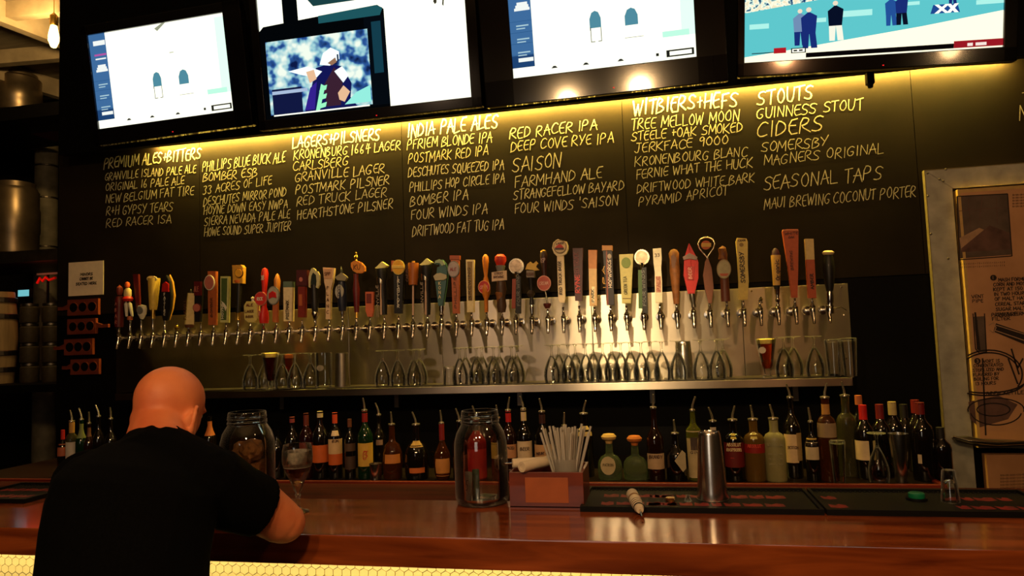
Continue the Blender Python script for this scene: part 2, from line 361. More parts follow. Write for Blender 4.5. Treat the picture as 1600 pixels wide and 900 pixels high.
def arch(cx, y0, w, h): return [(cx-w/2,y0),(cx+w/2,y0),(cx+w/2,y0+h*.55),(cx+w*.3,y0+h*.9),(cx,y0+h),(cx-w*.3,y0+h*.9),(cx-w/2,y0+h*.55)]
def pitch_zone():
    side, dk, ps = em((70,120,175),.8), em((38,80,135),.7), em((235,240,235),1.1)
    q = [(WH, rc(0,0,1,1)), (em((225,255,238),1.1), rc(.93,.2,1,.97)), (side, rc(0,.09,.125,1)), (dk, rc(0,.09,.125,.2))]
    q += [(ps, rc(.03,.88,.12,.93)), (em((190,90,170),.9), rc(.03,.77,.12,.79)), (ps, rc(.035,.73,.115,.745))]
    for k in range(3): q.append((ps, rc(.03+k*.008,.60+k*.025,.118-k*.006,.625+k*.025)))
    for k in range(4): q.append((em((40,95,150),.7), rc(0,.505-k*.1,.125,.508-k*.1)))
    for k in range(3):
        q += [(em((180,215,225),.9), rc(.035,.46-k*.12,.105,.472-k*.12)), (em((180,215,225),.9), rc(.035,.435-k*.12,.085,.445-k*.12))]
    q += [(ps, rc(.035,.14,.12,.175))]
    bl = em((92,160,182),.75); ln = em((120,125,110),.8)
    q += [(bl, arch(.475,.36,.062,.15)), (em((60,90,120),.7), rc(.444,.34,.449,.37)), (bl, arch(.67,.345,.07,.15))]
    q += [(ln, rc(.446,.24,.450,.36)), (ln, rc(.502,.24,.506,.36)), (ln, rc(.446,.236,.47,.243)), (ln, rc(.486,.236,.506,.243)), (ln, rc(.63,.235,.73,.239))]
    q += [(em((190,250,225),1.05), rc(.83,.2,.97,.25)), (em((40,40,35),.7), rc(.845,.025,.99,.085)), (WH, rc(.862,.037,.978,.072)), (em((40,40,35),.7), rc(.79,.045,.805,.07))]
    for x, s in ((.235,.05),(.41,.045),(.6,.04)): q += [(em((60,60,55),.7), [(x-.018,s),(x+.018,s),(x+.006,s+.02),(x-.006,s+.02)])]
    q += [(em((160,165,140),.9), [(.5,.955),(.52,.925),(.585,1.0),(.56,1.0)]), (em((200,205,180),.95), rc(.59,.68,.62,.69))]
    return q
def scoreboard():
    dk = em((6,10,14),.5); te = em((40,110,120),.6); q = [(WH, rc(0,0,1,1))]
    q += [(dk, rc(.125,.52,.2,1.25)), (dk, [(.0,.66),(0,.45),(.62,.60),(.62,.70),(.59,.735),(.02,.69)]), (te, [(.3,.715),(.3,.66),(.6,.66),(.615,.71),(.585,.735)]), (em((10,18,26),.5), rc(.52,0,.62,.66)), (em((30,85,105),.5), rc(.555,.25,.60,.62)), (dk, rc(0,0,.04,.62)), (dk, rc(0,0,.62,.02))]
    q += [(em((40,90,95),.5), [(.25,.92),(.25,.85),(.28,.79),(.89,.79),(.92,.82),(.92,.9),(.89,.9),(.87,.855),(.32,.855),(.285,.88),(.285,1.1),(.25,1.1)])]
    q += [(crowd('screen_crowd', [(.3,(12,25,70)),(.42,(45,90,160)),(.5,(150,205,215)),(.62,(245,255,240))], 14, 1.0), rc(.025,.03,.535,.575))]
    q += [(em((22,30,78),.7), rc(.04,.03,.19,.22)), (em((170,190,220),1), rc(.04,.18,.22,.205))]
    cx, cy = .33, .0
    nav, gr, sk, wt, pu = em((22,26,95),.8), em((150,240,190),1.1), em((235,190,150),1), em((235,250,250),1.2), em((55,35,150),.9)
    q += [(nav, [(.2,.03),(.24,.2),(.27,.34),(.33,.36),(.40,.33),(.44,.2),(.43,.1),(.46,.03)]),
          (em((70,40,60),.7), [(.30,.2),(.36,.33),(.4,.25),(.38,.05),(.31,.05)]),
          (wt, [(.29,.36),(.31,.44),(.35,.475),(.39,.44),(.39,.385),(.34,.345)]), (em((160,120,90),.9), [(.33,.365),(.37,.4),(.375,.365),(.35,.345)]),
          (em((30,50,80),.8), rc(.378,.37,.386,.42)), (wt, [(.13,.34),(.23,.36),(.3,.31),(.27,.27),(.2,.3)]), (wt, [(.36,.3),(.40,.33),(.43,.26),(.40,.21)]),
          (sk, [(.22,.32),(.26,.33),(.27,.26),(.235,.235)]), (sk, [(.37,.14),(.40,.19),(.43,.14),(.40,.07),(.375,.09)])]
    for k in range(3): q.append((gr, [(.27+k*.004,.04+k*.062),(.305+k*.004,.05+k*.062),(.312+k*.004,.085+k*.062),(.28+k*.004,.075+k*.062)]))
    q += [(gr, [(.255,.03),(.275,.03),(.31,.2),(.29,.22)]), (pu, [(.20,.04),(.25,.04),(.27,.24),(.235,.2)]), (em((150,240,225),1), [(.4,.05),(.53,.05),(.53,.17),(.46,.13)])]
    q += [(em((60,55,40),.8), [(.855,.70),(.875,.79),(.87,.69),(.862,.68)]), (em((60,55,40),.8), [(.895,.67),(.905,.78),(.91,.78),(.901,.66)])]
    return q
def ballgame():
    te = em((95,200,205),1.0); q = [(te, rc(0,0,1,1))]
    q += [(crowd('stand_crowd', [(.35,(20,60,110)),(.43,(170,215,205)),(.5,(255,250,225)),(.62,(235,225,190))], 55, 1.1), [(0,.60),(.25,.68),(.5,.76),(.75,.86),(1,.80),(1,1.0),(0,1.0)])]
    q += [(em((255,248,215),1.25), [(0,0),(1,0),(1,.42),(.7,.30),(.4,.2),(.2,.13),(0,.07)])]
    for x0,y0,x1,y1 in ((.02,.40,.10,.46),(.20,.43,.33,.48),(.39,.47,.51,.54),(.63,.55,.69,.59),(.7,.62,.79,.66),(.9,.5,1,.55)):
        q.append((em((170,235,225),1.1), rc(x0,y0,x1,y1)))
    nv = em((28,50,130),.8)
    def man(x, y, s, c, legs): return [(c, [(x-.018*s,y+.12*s),(x+.02*s,y+.12*s),(x+.024*s,y+.27*s),(x,y+.31*s),(x-.022*s,y+.26*s)]), (legs, [(x-.016*s,y),(x,y),(x+.002*s,y+.13*s),(x-.018*s,y+.13*s)]), (legs, [(x+.008*s,y),(x+.026*s,y),(x+.02*s,y+.13*s),(x+.002*s,y+.13*s)]), (em((240,225,200),1), ellp(x,y+.325*s,.008*s,.022*s))]
    def ellp(cx,cy,rx,ry): return [(cx+rx*math.cos(i*PI/4), cy+ry*math.sin(i*PI/4)) for i in range(8)]
    q += man(.225,.17,1.25,em((120,150,190),.9),nv) + man(.26,.13,1.4,nv,nv) + man(.365,.2,1.35,em((12,22,50),.6),em((240,240,220),1.1)) + man(.58,.33,1,em((40,90,170),.8),em((40,90,170),.8)) + man(.62,.33,1.05,nv,em((16,24,50),.6)) + man(.81,.52,.7,nv,nv)
    q += [(em((35,80,160),.8), [(.73,.43),(.84,.43),(.83,.53),(.74,.53)]), (WH, [(.745,.43),(.76,.43),(.80,.53),(.785,.53)]), (WH, [(.785,.43),(.80,.43),(.76,.53),(.745,.53)]), (WH, [(.79,.43),(.805,.43),(.835,.53),(.82,.53)]), (WH, [(.82,.43),(.835,.43),(.805,.53),(.79,.53)])]
    q += [(em((20,14,16),.4), rc(.25,.02,.82,.075)), (em((170,28,40),.8), rc(.82,.02,1,.1)), (em((250,230,220),1), rc(.87,.035,.89,.07)), (em((250,230,220),1), rc(.90,.035,.94,.07))]
    q += [(em((30,40,50),.6), rc(.03,.10,.17,.11)), (em((200,30,40),.8), rc(.12,.09,.17,.155)), (em((40,50,60),.6), rc(.19,.08,.25,.14)), (WH, rc(.195,.09,.245,.13)), (em((60,60,60),.6), rc(.2,.1,.215,.12)), (em((60,60,60),.6), rc(.222,.1,.237,.12))]
    return [(m_, [(x_, y_*.57 if y_ < 1 else y_) for x_, y_ in p_]) for m_, p_ in q]
tv((156,202),(366,173),.486,'leftmost television, showing a near-white diagram with a blue side menu, its whole screen in view', pics=pitch_zone(), bez=(.035,.10,.05,.085))
tv((417,188),(737,152),.66,'television showing a football player in navy beside a large white area', pics=scoreboard(), bez=(.04,.05,.05,.05), tilt=7)
tv((803,123),(1088,89),.50,'television with pale diagram and blue side menu above the beer list headed with wheat beers', pics=pitch_zone(), bez=(.14,.13,.05,.12), tilt=9)
tv((1163,99),(1566,74),.62,'widest television on the right, showing a ball game on turquoise and cream', pics=ballgame(), bez=(.03,.05,.05,.06), tilt=7)

# ------------------------------------------------------------------ steel wall plate and shelf
ZP1 = H + .0546*3.62; ZS = H - .069*3.34
px0, px1 = -.87*3.62, .2475*3.62
plate = empty('steel_backsplash', (0,3.63,0), 'brushed steel wall plate behind the row of beer taps', 'backsplash')
cuts = [px0] + [P(x,500,3.62).x for x in (300,545,690,925,1160)] + [px1]
for a, b in zip(cuts, cuts[1:]):
    link('steel_panel', bx(a+.0008, b-.0008, -.012, -.003, ZS-.02, ZP1, bev=.0015), STEEL, plate)
for x, y in ((1314,449),(1174,455),(935,468),(668,482),(1318,492),(1322,560),(535,483)):
    q = P(x, y, 3.62); link('screw', lathe([(0,.006),(.003,.005),(.005,.002),(.005,0)],10), CHROME, plate).matrix_local = Matrix.Translation((q.x, -.0115, q.z)) @ Matrix.Rotation(PI/2,4,'X')
shelf = empty('steel_shelf', (0,3.34,ZS), 'long steel glass shelf fixed under the row of taps', 'shelf')
sx0, sx1 = P(180,605,3.34).x, P(1332,590,3.34).x
bm = bx(sx0, sx1, 0, .274, -.006, 0, bev=.002); abox(bm, sx0, sx1, -.002, .006, -.036, 0, bev=.002)
link('shelf_top', bm, STEEL, shelf)
link('drain_grate', bx(sx0+.1, sx1-.06, .05, .25, .0002, .0015), DKSTEEL, shelf)
for k in range(6):
    x = sx0+.2+k*(sx1-sx0-.4)/5
    link('shelf_bracket', prism([(x-.012,-.006),(x+.012,-.006),(x+.012,-.12),(x-.012,-.12)], .22, .275), DKSTEEL, shelf)

# ------------------------------------------------------------------ back counter with its wooden lip
ZC = H - .2071*2.92
cx1 = P(1480,754,2.92).x
WOODR = mat('red_stained_wood', (120,44,22), .38, noise=.2, scale=5, stretch=(.5,4,4), rgb2=(78,26,14), coat=.3)
WOODL = mat('lip_wood', (135,46,26), .4, noise=.2, scale=5, stretch=(.5,4,4), rgb2=(96,30,18), coat=.2)
cnt = empty('back_counter', (0,2.92,0), 'dark back counter with red wooden lip under the steel shelf, carrying the bottles', 'counter')
link('counter_body', bx(-3.5, cx1, .03, .68, 0, ZC-.02), BLACK, cnt)
link('counter_top', bx(-3.5, cx1, .022, .70, ZC-.02, ZC-.008), mat('dark_counter', (30,20,15), .3, noise=.2), cnt)
link('wooden_lip', bx(-3.5, cx1, 0, .022, ZC-.042, ZC, bev=.003), WOODL, cnt)
link('wooden_lip', bx(cx1-.02, cx1, .022, .40, ZC-.042, ZC, bev=.003), WOODL, cnt)
link('front_board', bx(-3.5, cx1, .005, .03, ZC-.30, ZC-.042), WOODR, cnt)

# ------------------------------------------------------------------ the bar
YB = 1.60; ZT = H - .2871*YB; TH = .0442*YB; YR = 1.97; YE = 2.19
def wood_bar():
    m = bpy.data.materials.new('varnished_bar_wood'); m.use_nodes = True; nt = m.node_tree; b = nt.nodes['Principled BSDF']
    tc = nt.nodes.new('ShaderNodeTexCoord'); mp = nt.nodes.new('ShaderNodeMapping'); mp.inputs['Scale'].default_value = (.7,7,7)
    n1 = nt.nodes.new('ShaderNodeTexNoise'); n1.inputs['Scale'].default_value = 4; n1.inputs['Detail'].default_value = 8; n1.inputs['Distortion'].default_value = .6
    n2 = nt.nodes.new('ShaderNodeTexNoise'); n2.inputs['Scale'].default_value = 2.2
    r = nt.nodes.new('ShaderNodeValToRGB'); r.color_ramp.elements[0].position = .28; r.color_ramp.elements[1].position = .75
    r.color_ramp.elements[0].color = lin((96,38,14)); r.color_ramp.elements[1].color = lin((178,88,38))
    mx = nt.nodes.new('ShaderNodeMixRGB'); mx.blend_type = 'MULTIPLY'; mx.inputs[0].default_value = .55
    r2 = nt.nodes.new('ShaderNodeValToRGB'); r2.color_ramp.elements[0].color = (.45,.38,.34,1); r2.color_ramp.elements[0].position=.3; r2.color_ramp.elements[1].position=.62
    rr = nt.nodes.new('ShaderNodeMapRange'); rr.inputs[3].default_value = .10; rr.inputs[4].default_value = .24
    L = nt.links.new
    L(tc.outputs['Object'], mp.inputs[0]); L(mp.outputs[0], n1.inputs['Vector']); L(tc.outputs['Object'], n2.inputs['Vector'])
    L(n1.outputs[0], r.inputs[0]); L(n2.outputs[0], r2.inputs[0]); L(r.outputs[0], mx.inputs[1]); L(r2.outputs[0], mx.inputs[2]); L(mx.outputs[0], b.inputs['Base Color'])
    L(n1.outputs[0], rr.inputs[0]); L(rr.outputs[0], b.inputs['Roughness'])
    b.inputs['Coat Weight'].default_value = .5; b.inputs['Coat Roughness'].default_value = .08
    bp = nt.nodes.new('ShaderNodeBump'); bp.inputs['Strength'].default_value = .06; bp.inputs['Distance'].default_value = .003; L(n1.outputs[0], bp.inputs['Height']); L(bp.outputs[0], b.inputs['Normal'])
    return m
BARW = wood_bar()
bar = empty('bar_counter', (0,YB,0), 'long varnished reddish wooden bar counter in the foreground', 'bar')
link('worktop', bx(-3.6, 2.6, 0, YR-YB, ZT-TH, ZT, bev=.003), BARW, bar)
link('service_ledge', bx(-3.6, 2.6, YR-YB, YE-YB, ZT-.05, ZT-.002), mat('ledge_wood', (92,34,16), .75, noise=.2, scale=5, stretch=(.5,4,4), rgb2=(60,20,10), spec=.12), bar)
link('bar_body', bx(-3.6, 2.6, .25, YE-YB-.02, 0, ZT-.05), BLACK, bar)
# honeycomb tiles under the overhang
TILE = mat('cream_tile', (240,226,170), .35, noise=.05, coat=.3); GROUT = mat('grout', (92,78,48), .9, noise=.2)
YH = .222; zt0 = ZT-TH-.004
link('grout', bx(-3.6, 2.6, YH+.004, .252, 0, zt0+.001), GROUT, bar)
fl = .0255; rad = fl/math.sqrt(3); pitchz = rad*1.5; gp = .93
def hexp(cx, cz): return [(cx+rad*gp*math.sin(k*PI/3), cz+rad*gp*math.cos(k*PI/3)) for k in range(6)]
hb = bmesh.new(); prism(hexp(0,0), -.003, .004, bm=hb); bmesh.ops.recalc_face_normals(hb, faces=hb.faces[:])
hme = bpy.data.meshes.new('hexagonal_tile'); hb.to_mesh(hme); hb.free(); hme.materials.append(TILE)
zrow = H - .3313*(YB+YH) + .004
nrow0 = int((zt0-rad-zrow)/pitchz); rest = bmesh.new(); cnt_t = 0
x_a = P(0,870,YB+YH).x-.05; x_b = P(1000,898,YB+YH).x
ncol = int((2.5+3.5)/fl)
zz = zrow + nrow0*pitchz; row = 0
while zz > .1:
    for c in range(ncol):
        x = -3.5 + c*fl + (fl/2 if row % 2 else 0)
        vis = x_a < x < x_b and -.001 < (zrow - zz + .012) < pitchz*3.2 and cnt_t < 300
        if vis:
            o = bpy.data.objects.new('hexagonal_tile', hme); COL.objects.link(o); o.parent = bar; o.location = (x, YH, zz); cnt_t += 1
        else:
            v = [rest.verts.new((px_, YH-.003, pz_)) for px_, pz_ in hexp(x, zz)]; rest.faces.new(v)
    zz -= pitchz; row += 1
o = link('remaining_tiles', rest, TILE, bar); o['kind'] = 'stuff'
for k in range(5):
    xx = -3.2+1.2*k+.3
    lamp('under_bar_strip', 'AREA', (xx, YB+.06, ZT-TH-.012), 2.0, (1.0,.74,.30), size=1.2, sizey=.02, target=(xx, YB+YH+.05, ZT-TH-.13))
# foot rail
fr = empty('foot_rail', (0,YB-.05,.2), 'brass foot rail running along the foot of the bar', 'rail')
link('rail_tube', tube([(-3.5,0,0),(2.5,0,0)], .022, 14), BRASS, fr, smooth=True)
for x in (-3,-1.8,-.6,.6,1.8): link('rail_bracket', tube([(x,0,0),(x,0,-.2)], .012, 8), BRASS, fr, smooth=True)

# ------------------------------------------------------------------ cooler door frame with printed panel, right end of the wall
YF = 3.598
fxl, fxr = .3505*YF, 2.6
fi = .3815*YF; zt = H+.197*YF; zi = H+.1715*YF
fr = empty('metal_door_frame', (0,YF,0), 'galvanised metal door frame with mitred corner, right end of the black wall', 'door frame')
link('frame_side', prism([(fxl,.35),(fi,.35),(fi,zi),(fxl,zt)], 0, .028, bev=.002), GALV, fr)
link('frame_top', prism([(fxl+.002,zt),(fi+.001,zi),(fxr,zi),(fxr,zt)], 0, .028, bev=.002), GALV, fr)
link('frame_edge', bx(fxl-.0025, fxl, -.001, .028, .35, zt+.002), mat('yellowish_metal', (150,136,96), .5, metal=.4, noise=.2), fr)  # thin edge in a yellower tone than the frame face
link('frame_edge', bx(fxl-.002, fxr, -.001, .028, zt, zt+.003), MATS['yellowish_metal'], fr)
for dx, dz in ((.01,-.012),(.06,-.045),(.075,-.055),(.005,-.12),(.005,-.3),(.09,.0),(.07,-.42)):
    link('rivet', lathe([(0,.005),(.004,.004),(.006,0)],10), DKSTEEL, fr).matrix_local = Matrix.Translation((fxl+dx, -.0005, zt+dz)) @ Matrix.Rotation(PI/2,4,'X')
dr = empty('cooler_door', (0,YF-.022,0), 'tan printed cooler door with brewing diagrams, inside the metal frame at far right', 'door')
PAN = mat('aged_poster_tan', (200,150,108), .55, noise=.2, scale=5, rgb2=(168,122,84)); PANE = mat('lit_poster_edge', (196,160,96), .5, noise=.1)  # yellow light along the panel edge is put into the edge colour
yd = YF-.022
pl, ptop = P(1500,450,yd).x - .028, P(1492,302,yd).z
pl = .3870*yd; zh0 = P(1530,700,yd).z; zbot = .45
link('printed_panel', bx(pl+.012, fxr-.02, 0, .045, zh0, ptop), PAN, dr)
link('panel_edge', bx(pl, pl+.012, -.001, .045, zh0, ptop+.0), PANE, dr); link('panel_edge', bx(pl, fxr-.02, -.001, .045, ptop, ptop+.016), PANE, dr)
link('lower_panel', bx(pl+.03, fxr-.02, .0, .045, zbot, zh0-.03), PAN, dr)
INK = mat('poster_ink', (40,28,22), .8, noise=.1); INK2 = mat('poster_wash', (112,80,70), .8, noise=.3, scale=12); GRY = mat('poster_grey', (104,86,74), .8, noise=.3, scale=9); LT = mat('poster_light', (178,142,110), .8, noise=.15)
yp = yd-.0008
def PP(x, y): q = P(x, y, yd); return (q.x, q.z)
def flat(pts, m, k=0, name='printed_shape'):
    bm = bmesh.new(); bm.faces.new([bm.verts.new((x,-.0006-k*.0003,z)) for x,z in pts]); return link(name, bm, m, dr)
def ink(lines, wpx=1.2, name='printed_drawing', m=None, k=4):
    bm = bmesh.new()
    for pts in lines:
        pts = [p_ for p_ in pts if p_[0] > 1507 or (p_[0] > 1494 and p_[1] < 420)]
        q = [Vector((PP(*p)[0], -.0006-k*.0003, PP(*p)[1])) for p in pts]
        for a, b in zip(q, q[1:]):
            t = b-a
            if t.length < 1e-5: continue
            t.normalize(); sd = Vector((-t.z,0,t.x))*wpx*.5*mpp(1540,500,yd); e = t*.0006
            bm.faces.new([bm.verts.new(v) for v in (a-e-sd, b+e-sd, b+e+sd, a-e+sd)])
    return link(name, bm, m or INK, dr)
q4 = [PP(1495,307),PP(1574,303),PP(1580,398),PP(1500,404)]
flat(q4, GRY, 1); flat([PP(1499,372),PP(1530,356),PP(1545,362),PP(1502,392)], LT, 2); flat([PP(1502,388),PP(1546,352),PP(1577,364),PP(1579,390),PP(1502,394)], INK2, 3)
ink([[(1495,307),(1574,303),(1581,400),(1499,406),(1495,307)]], 1.6)
ink([[(1512,310),(1516,350)],[(1535,306),(1530,345)],[(1556,306),(1558,350)],[(1498,330),(1575,324)]], 1, m=INK2)
# text blocks of the poster
def ptx(s, x, y, wpx, hp, st=1.0):
    bm = bmesh.new(); a = PP(x,y); b = PP(x+wpx, y-wpx*.045); ux = Vector((b[0]-a[0],0,b[1]-a[1])); L = ux.length; ux.normalize()
    letters(bm, s, (a[0],-.0016,a[1]), ux, Vector((0,0,1)), L, hp*mpp(1540,450,yd), st*mpp(1540,450,yd), .03, 0, proud=.0004); link('printed_lettering', bm, INK, dr, mats='keep')
for s,x,y,wp in (("MASH FORMED",1560,440,46),("CORN AND MOST",1552,447.5,54),("KEPT AT 150",1552,455,46),("IN TWO HOURS",1553,462.5,52),("OF MALT HAVE",1554,470,54),("CEREAL STARCH",1555,478,56),("SUGAR MALT",1556,486,46),("CAN BE FERMENTED",1557,494,66)): ptx(s,x,y,wp,5.2,1.1)
ptx("VENT",1518,466,19,5,1); ptx("PIPE",1519,473,17,5,1); ptx("PRESSURE",1549,490+5,40,5.5,1.1); ptx("FILTER",1550,501,28,5,1)
for s,x,y,wp in (("WORT IS",1535,567,27),("CONCENTRATED",1521,574,46),("STERILIZED AND",1520,581,48),("FLAVORED BY",1521,588,40),("BOILING FOR",1522,595,38),("13 HOURS",1524,602,32)): ptx(s,x,y,wp,4.8,1.0)
ptx("BREW KETTLE",1541,618,58,5.5,1.1)
for k in range(6): ptx("III-II-IIII-III-II-II", 1563, 744+k*5, 45, 2.4, .7)
for k in range(5): ptx("II-IIII-III-IIII", 1582, 306+k*4.5, 22, 2.4, .6)
for k in range(2): ptx("III-IIII-II-IIIII-II-III", 1500, 414+k*5, 70, 2.4, .6)
for x, y, s in ((1552,434,'1'),(1527,564,'3')):
    c = PP(x,y); r_ = 4.6*mpp(1540,450,yd); flat(ell(c[0],c[1],r_,r_,16), INK, 3)
    bm = bmesh.new(); letters(bm, s, (c[0]-r_*.35,-.0022,c[1]-r_*.5), Vector((1,0,0)), Vector((0,0,1)), r_*.7, r_, .8*mpp(1540,450,yd), .0); link('printed_lettering', bm, LT, dr, mats='keep')
# drawings: vent pipe, pressure filter, kettle
flat([PP(1520,495),PP(1538,494),PP(1541,550),PP(1528,550)], GRY, 1); ink([[(1520,490),(1524,545),(1530,552),(1541,550),(1538,490)],[(1526,500),(1529,545)]], 1.6)
flat([PP(1522,488),PP(1525,488),PP(1532,548),PP(1526,546)], INK, 2)
flat([PP(1556,505),PP(1600,520),PP(1600,538),PP(1552,518)], INK, 2); ink([[(1545,508),(1552,504),(1556,512),(1552,520),(1546,516)],[(1556,508),(1600,522)],[(1554,516),(1600,532)]], 1.4, m=LT, k=6)
def arc(cx, cy, rx, ry, a0, a1, n=18): return [(cx+rx*math.cos(R(a0+(a1-a0)*i/n)), cy-ry*math.sin(R(a0+(a1-a0)*i/n))) for i in range(n+1)]
ink([arc(1545,585,52,38,150,-30), arc(1545,585,48,34,150,20)], 2.2); ink([arc(1540,590,66,24,-150,-20), arc(1542,594,60,24,-150,-20)], 2.4)
ink([arc(1556,640,44,18,190,-10), arc(1556,642,40,22,190,350), arc(1552,640,26,10,0,360)], 1.8); ink([[(1535,560),(1540,680)],[(1580,545),(1592,585)],[(1598,560),(1590,575)],[(1575,560),(1590,600)]], 2.4)
flat([PP(1513,628),PP(1560,618),PP(1590,632),PP(1575,655),PP(1530,668),PP(1516,655)], INK2, 0)
# handle across the door
hd = empty('door_handle', (0,yd-.03,0), 'dark steel latch handle low on the tan printed door', 'handle')
hz = P(1560,690,yd).z
q0, q1 = P(1490,682,yd-.03).x, fxr-.1
link('handle_plate', prism([(q0,hz+.020),(q0+.06,hz+.028),(q0+.12,hz+.014),(q0+.3,hz+.004),(q0+.7,hz+.0),(q0+.7,hz-.024),(q0+.3,hz-.026),(q0+.1,hz-.016),(q0+.01,hz+.004)], -.01, .029, bev=.004), DKSTEEL, hd)
link('handle_lever', tube([(q0-.01,-.02,hz+.03),(q0+.05,-.035,hz+.012),(q0+.16,-.03,hz+.0),(q0+.42,-.02,hz+.01)], [.006,.009,.010,.008], 12), CHROME, hd, smooth=True)

# ------------------------------------------------------------------ paper notice and wooden tasting paddles on the black end of the wall
yn = YW-.016
c = [P(x,y,yn) for x,y in ((107,463),(161,460),(162,407),(109,411))]
nt_ = empty('paper_notice', (0,yn,0), 'small white printed notice taped to the black wall, above the wooden paddles', 'notice')
link('paper_sheet', bx(c[0].x, c[2].x, -.001, .001, c[0].z, c[2].z), mat('notice_paper', (236,216,196), .8, noise=.05), nt_)
for s,x,y,wp in (("MINORS",126,431,19),("CANNOT BE",125,438,20),("SEATED HERE",119,446,32)):
    bm = bmesh.new(); A, B = P(x,y,yn), P(x+wp,y-wp*.06,yn); letters(bm, s, (A.x,-.0012,A.z), (B-A).normalized(), Vector((0,0,1)), (B-A).length, 4*mpp(x,y,yn), 1.2*mpp(x,y,yn), .02, proud=.0004); link('printed_lettering', bm, INK, nt_, mats='keep')
PADW = mat('paddle_wood', (128,56,30), .5, noise=.2, scale=9, stretch=(.6,3,3), rgb2=(98,40,22))
def paddle(cx, cy, w_, h_, side, lab, hl=18):
    y = yn-.012; A = P(cx,cy,y); s = mpp(cx,cy,y); W, Hh = w_*s, h_*s
    t = empty('tasting_paddle', (A.x, y, A.z), lab, 'paddle', 'wooden tasting paddles below the paper notice')
    bm = bmesh.new(); pts = [(-W/2,-Hh/2),(W/2,-Hh/2),(W/2,Hh/2),(-W/2,Hh/2)]
    prism(pts, -.009, .009, bm=bm, bev=.0)
    k = side; e = W/2*k; L = hl*s
    prism([(e, -.01),(e+k*L*.5,-.014),(e+k*L,-.012),(e+k*L,.008),(e+k*L*.5,.006),(e,.02)][::k], -.008, .008, bm=bm)
    link('board', bm, PADW, t)
    for i in (-1,0,1):
        link('glass_hole', prism(ell(i*W*.3, 0, Hh*.29, Hh*.31, 20), -.0098, -.0085), RUBBER, t)
        link('hole_rim', lathe([(Hh*.29,-.0005),(Hh*.33,-.0005),(Hh*.33,.001),(Hh*.29,.001),(Hh*.29,-.0005)],20), PADW, t).matrix_local = Matrix.Translation((i*W*.3,-.0098,0)) @ Matrix.Rotation(PI/2,4,'X')
paddle(131,480,56,25,-1,'topmost wooden tasting paddle, right under the paper notice, handle to the left')
paddle(129,510,52,24,1,'second wooden tasting paddle from the top, its handle pointing right',22)
paddle(124,542,52,25,-1,'third wooden tasting paddle from the top, with three clear round holes',20)
paddle(134,573,52,24,-1,'lowest wooden tasting paddle on the black wall',16)

# ------------------------------------------------------------------ the room seen past the left end of the wall
YK = 5.6
def pz(px, py, Y=YK): return P(px, py, Y)
KEG = mat('keg_steel', (170,150,120), .36, metal=.85, noise=.2, scale=7); OLD = mat('grey_pipe_paint', (150,142,118), .6, noise=.25, scale=8)
BEAM = mat('pale_beam', (190,172,140), .7, noise=.2, scale=5)
k = 0
for (a, b) in (((-7.9,4.2),(-3.7,4.6)),((-7.9,5.0),(-3.7,5.4)),((-7.9,5.9),(-3.7,6.2)),((-7.9,7.0),(-3.7,7.2)),((-6.3,4.0),(-5.4,8.0)),((-5.0,4.0),(-4.3,8.0))):
    A, B = Vector((*a, CEIL-.07)), Vector((*b, CEIL-.07)); d = (B-A); L = d.length
    o = link('trim_%d' % (3+k), bx(0, L, -.04, .04, -.06 - .05*(k > 3), .068), BEAM); o.location = A; o.rotation_euler.z = math.atan2(d.y, d.x); o['kind'] = 'structure'; k += 1
def keg(px, py, wpx, hpx, Y, lab, m=None, group='steel vessels stored behind the wall end'):
    A = P(px, py, Y); s = mpp(px, py, Y); r_ = wpx*s/2; h_ = hpx*s
    t = empty('steel_keg', A, lab, 'keg', group)
    prof = [(0,.01),(r_*.8,0),(r_*.98,.02),(r_,.05)]
    for q in (.3,.34,.66,.70): prof += [(r_*(1.0 if q in (.3,.70) else 1.04), h_*q)]
    prof += [(r_,h_*.93),(r_*.9,h_*.985),(r_*.3,h_)]
    prof += [(0,h_)]
    link('keg_body', lathe(prof,32), m or KEG, t, smooth=True)
    link('keg_rim', lathe([(r_*.8,h_*.96),(r_*.84,h_*.96),(r_*.84,h_*1.06),(r_*.8,h_*1.06),(r_*.8,h_*.96)],32), m or KEG, t, smooth=True)
    link('keg_valve', lathe([(r_*.12,h_*.99),(r_*.14,h_*1.03),(0,h_*1.04)],12), BRASS, t)
def ledge(name, y0, Y, thick, lab, m):
    A = P(-90, y0+12, Y); B = P(100, y0, Y)
    t = empty(name, (0,Y,A.z/2+B.z/2), lab, 'shelf')
    link('shelf_board', bx(A.x-.6, XL-.02, -.5, .0, -thick, 0), m, t)
    for x in (A.x-.5, XL-.9*1.0): link('shelf_post', bx(x, x+.05, -.05, 0, -.9, -thick), m, t)
    return A.z/2+B.z/2
za = P(30,196,YK).z; zb = P(30,405,YK).z
sh = empty('upper_shelf', (0,YK,za), 'black upper shelf carrying a steel keg, past the left end of the wall', 'shelf')
link('shelf_board', bx(-7.9, XL-.7, -.45, .35, -.12, 0), RUBBER, sh)
sh2 = empty('lower_shelf', (0,YK,zb), 'grey lower shelf past the left end of the wall, above the small red glow', 'shelf')
link('shelf_board', bx(-7.9, XL-.7, -.45, .35, -.10, 0), DKSTEEL, sh2)
for s_, z_ in ((sh,za),(sh2,zb)):
    for x in (-7.6,-5.5): link('shelf_post', bx(x, x+.06, .25, .31, -z_ + (0 if s_ is sh2 else zb), -.12), RUBBER, s_)
keg(28, 180, 62, 60, YK, 'wide brown-tinted steel keg on the black upper shelf at the left edge')
keg(22, 400, 66, 108, YK, 'wide steel keg standing on the grey lower shelf at the left edge')
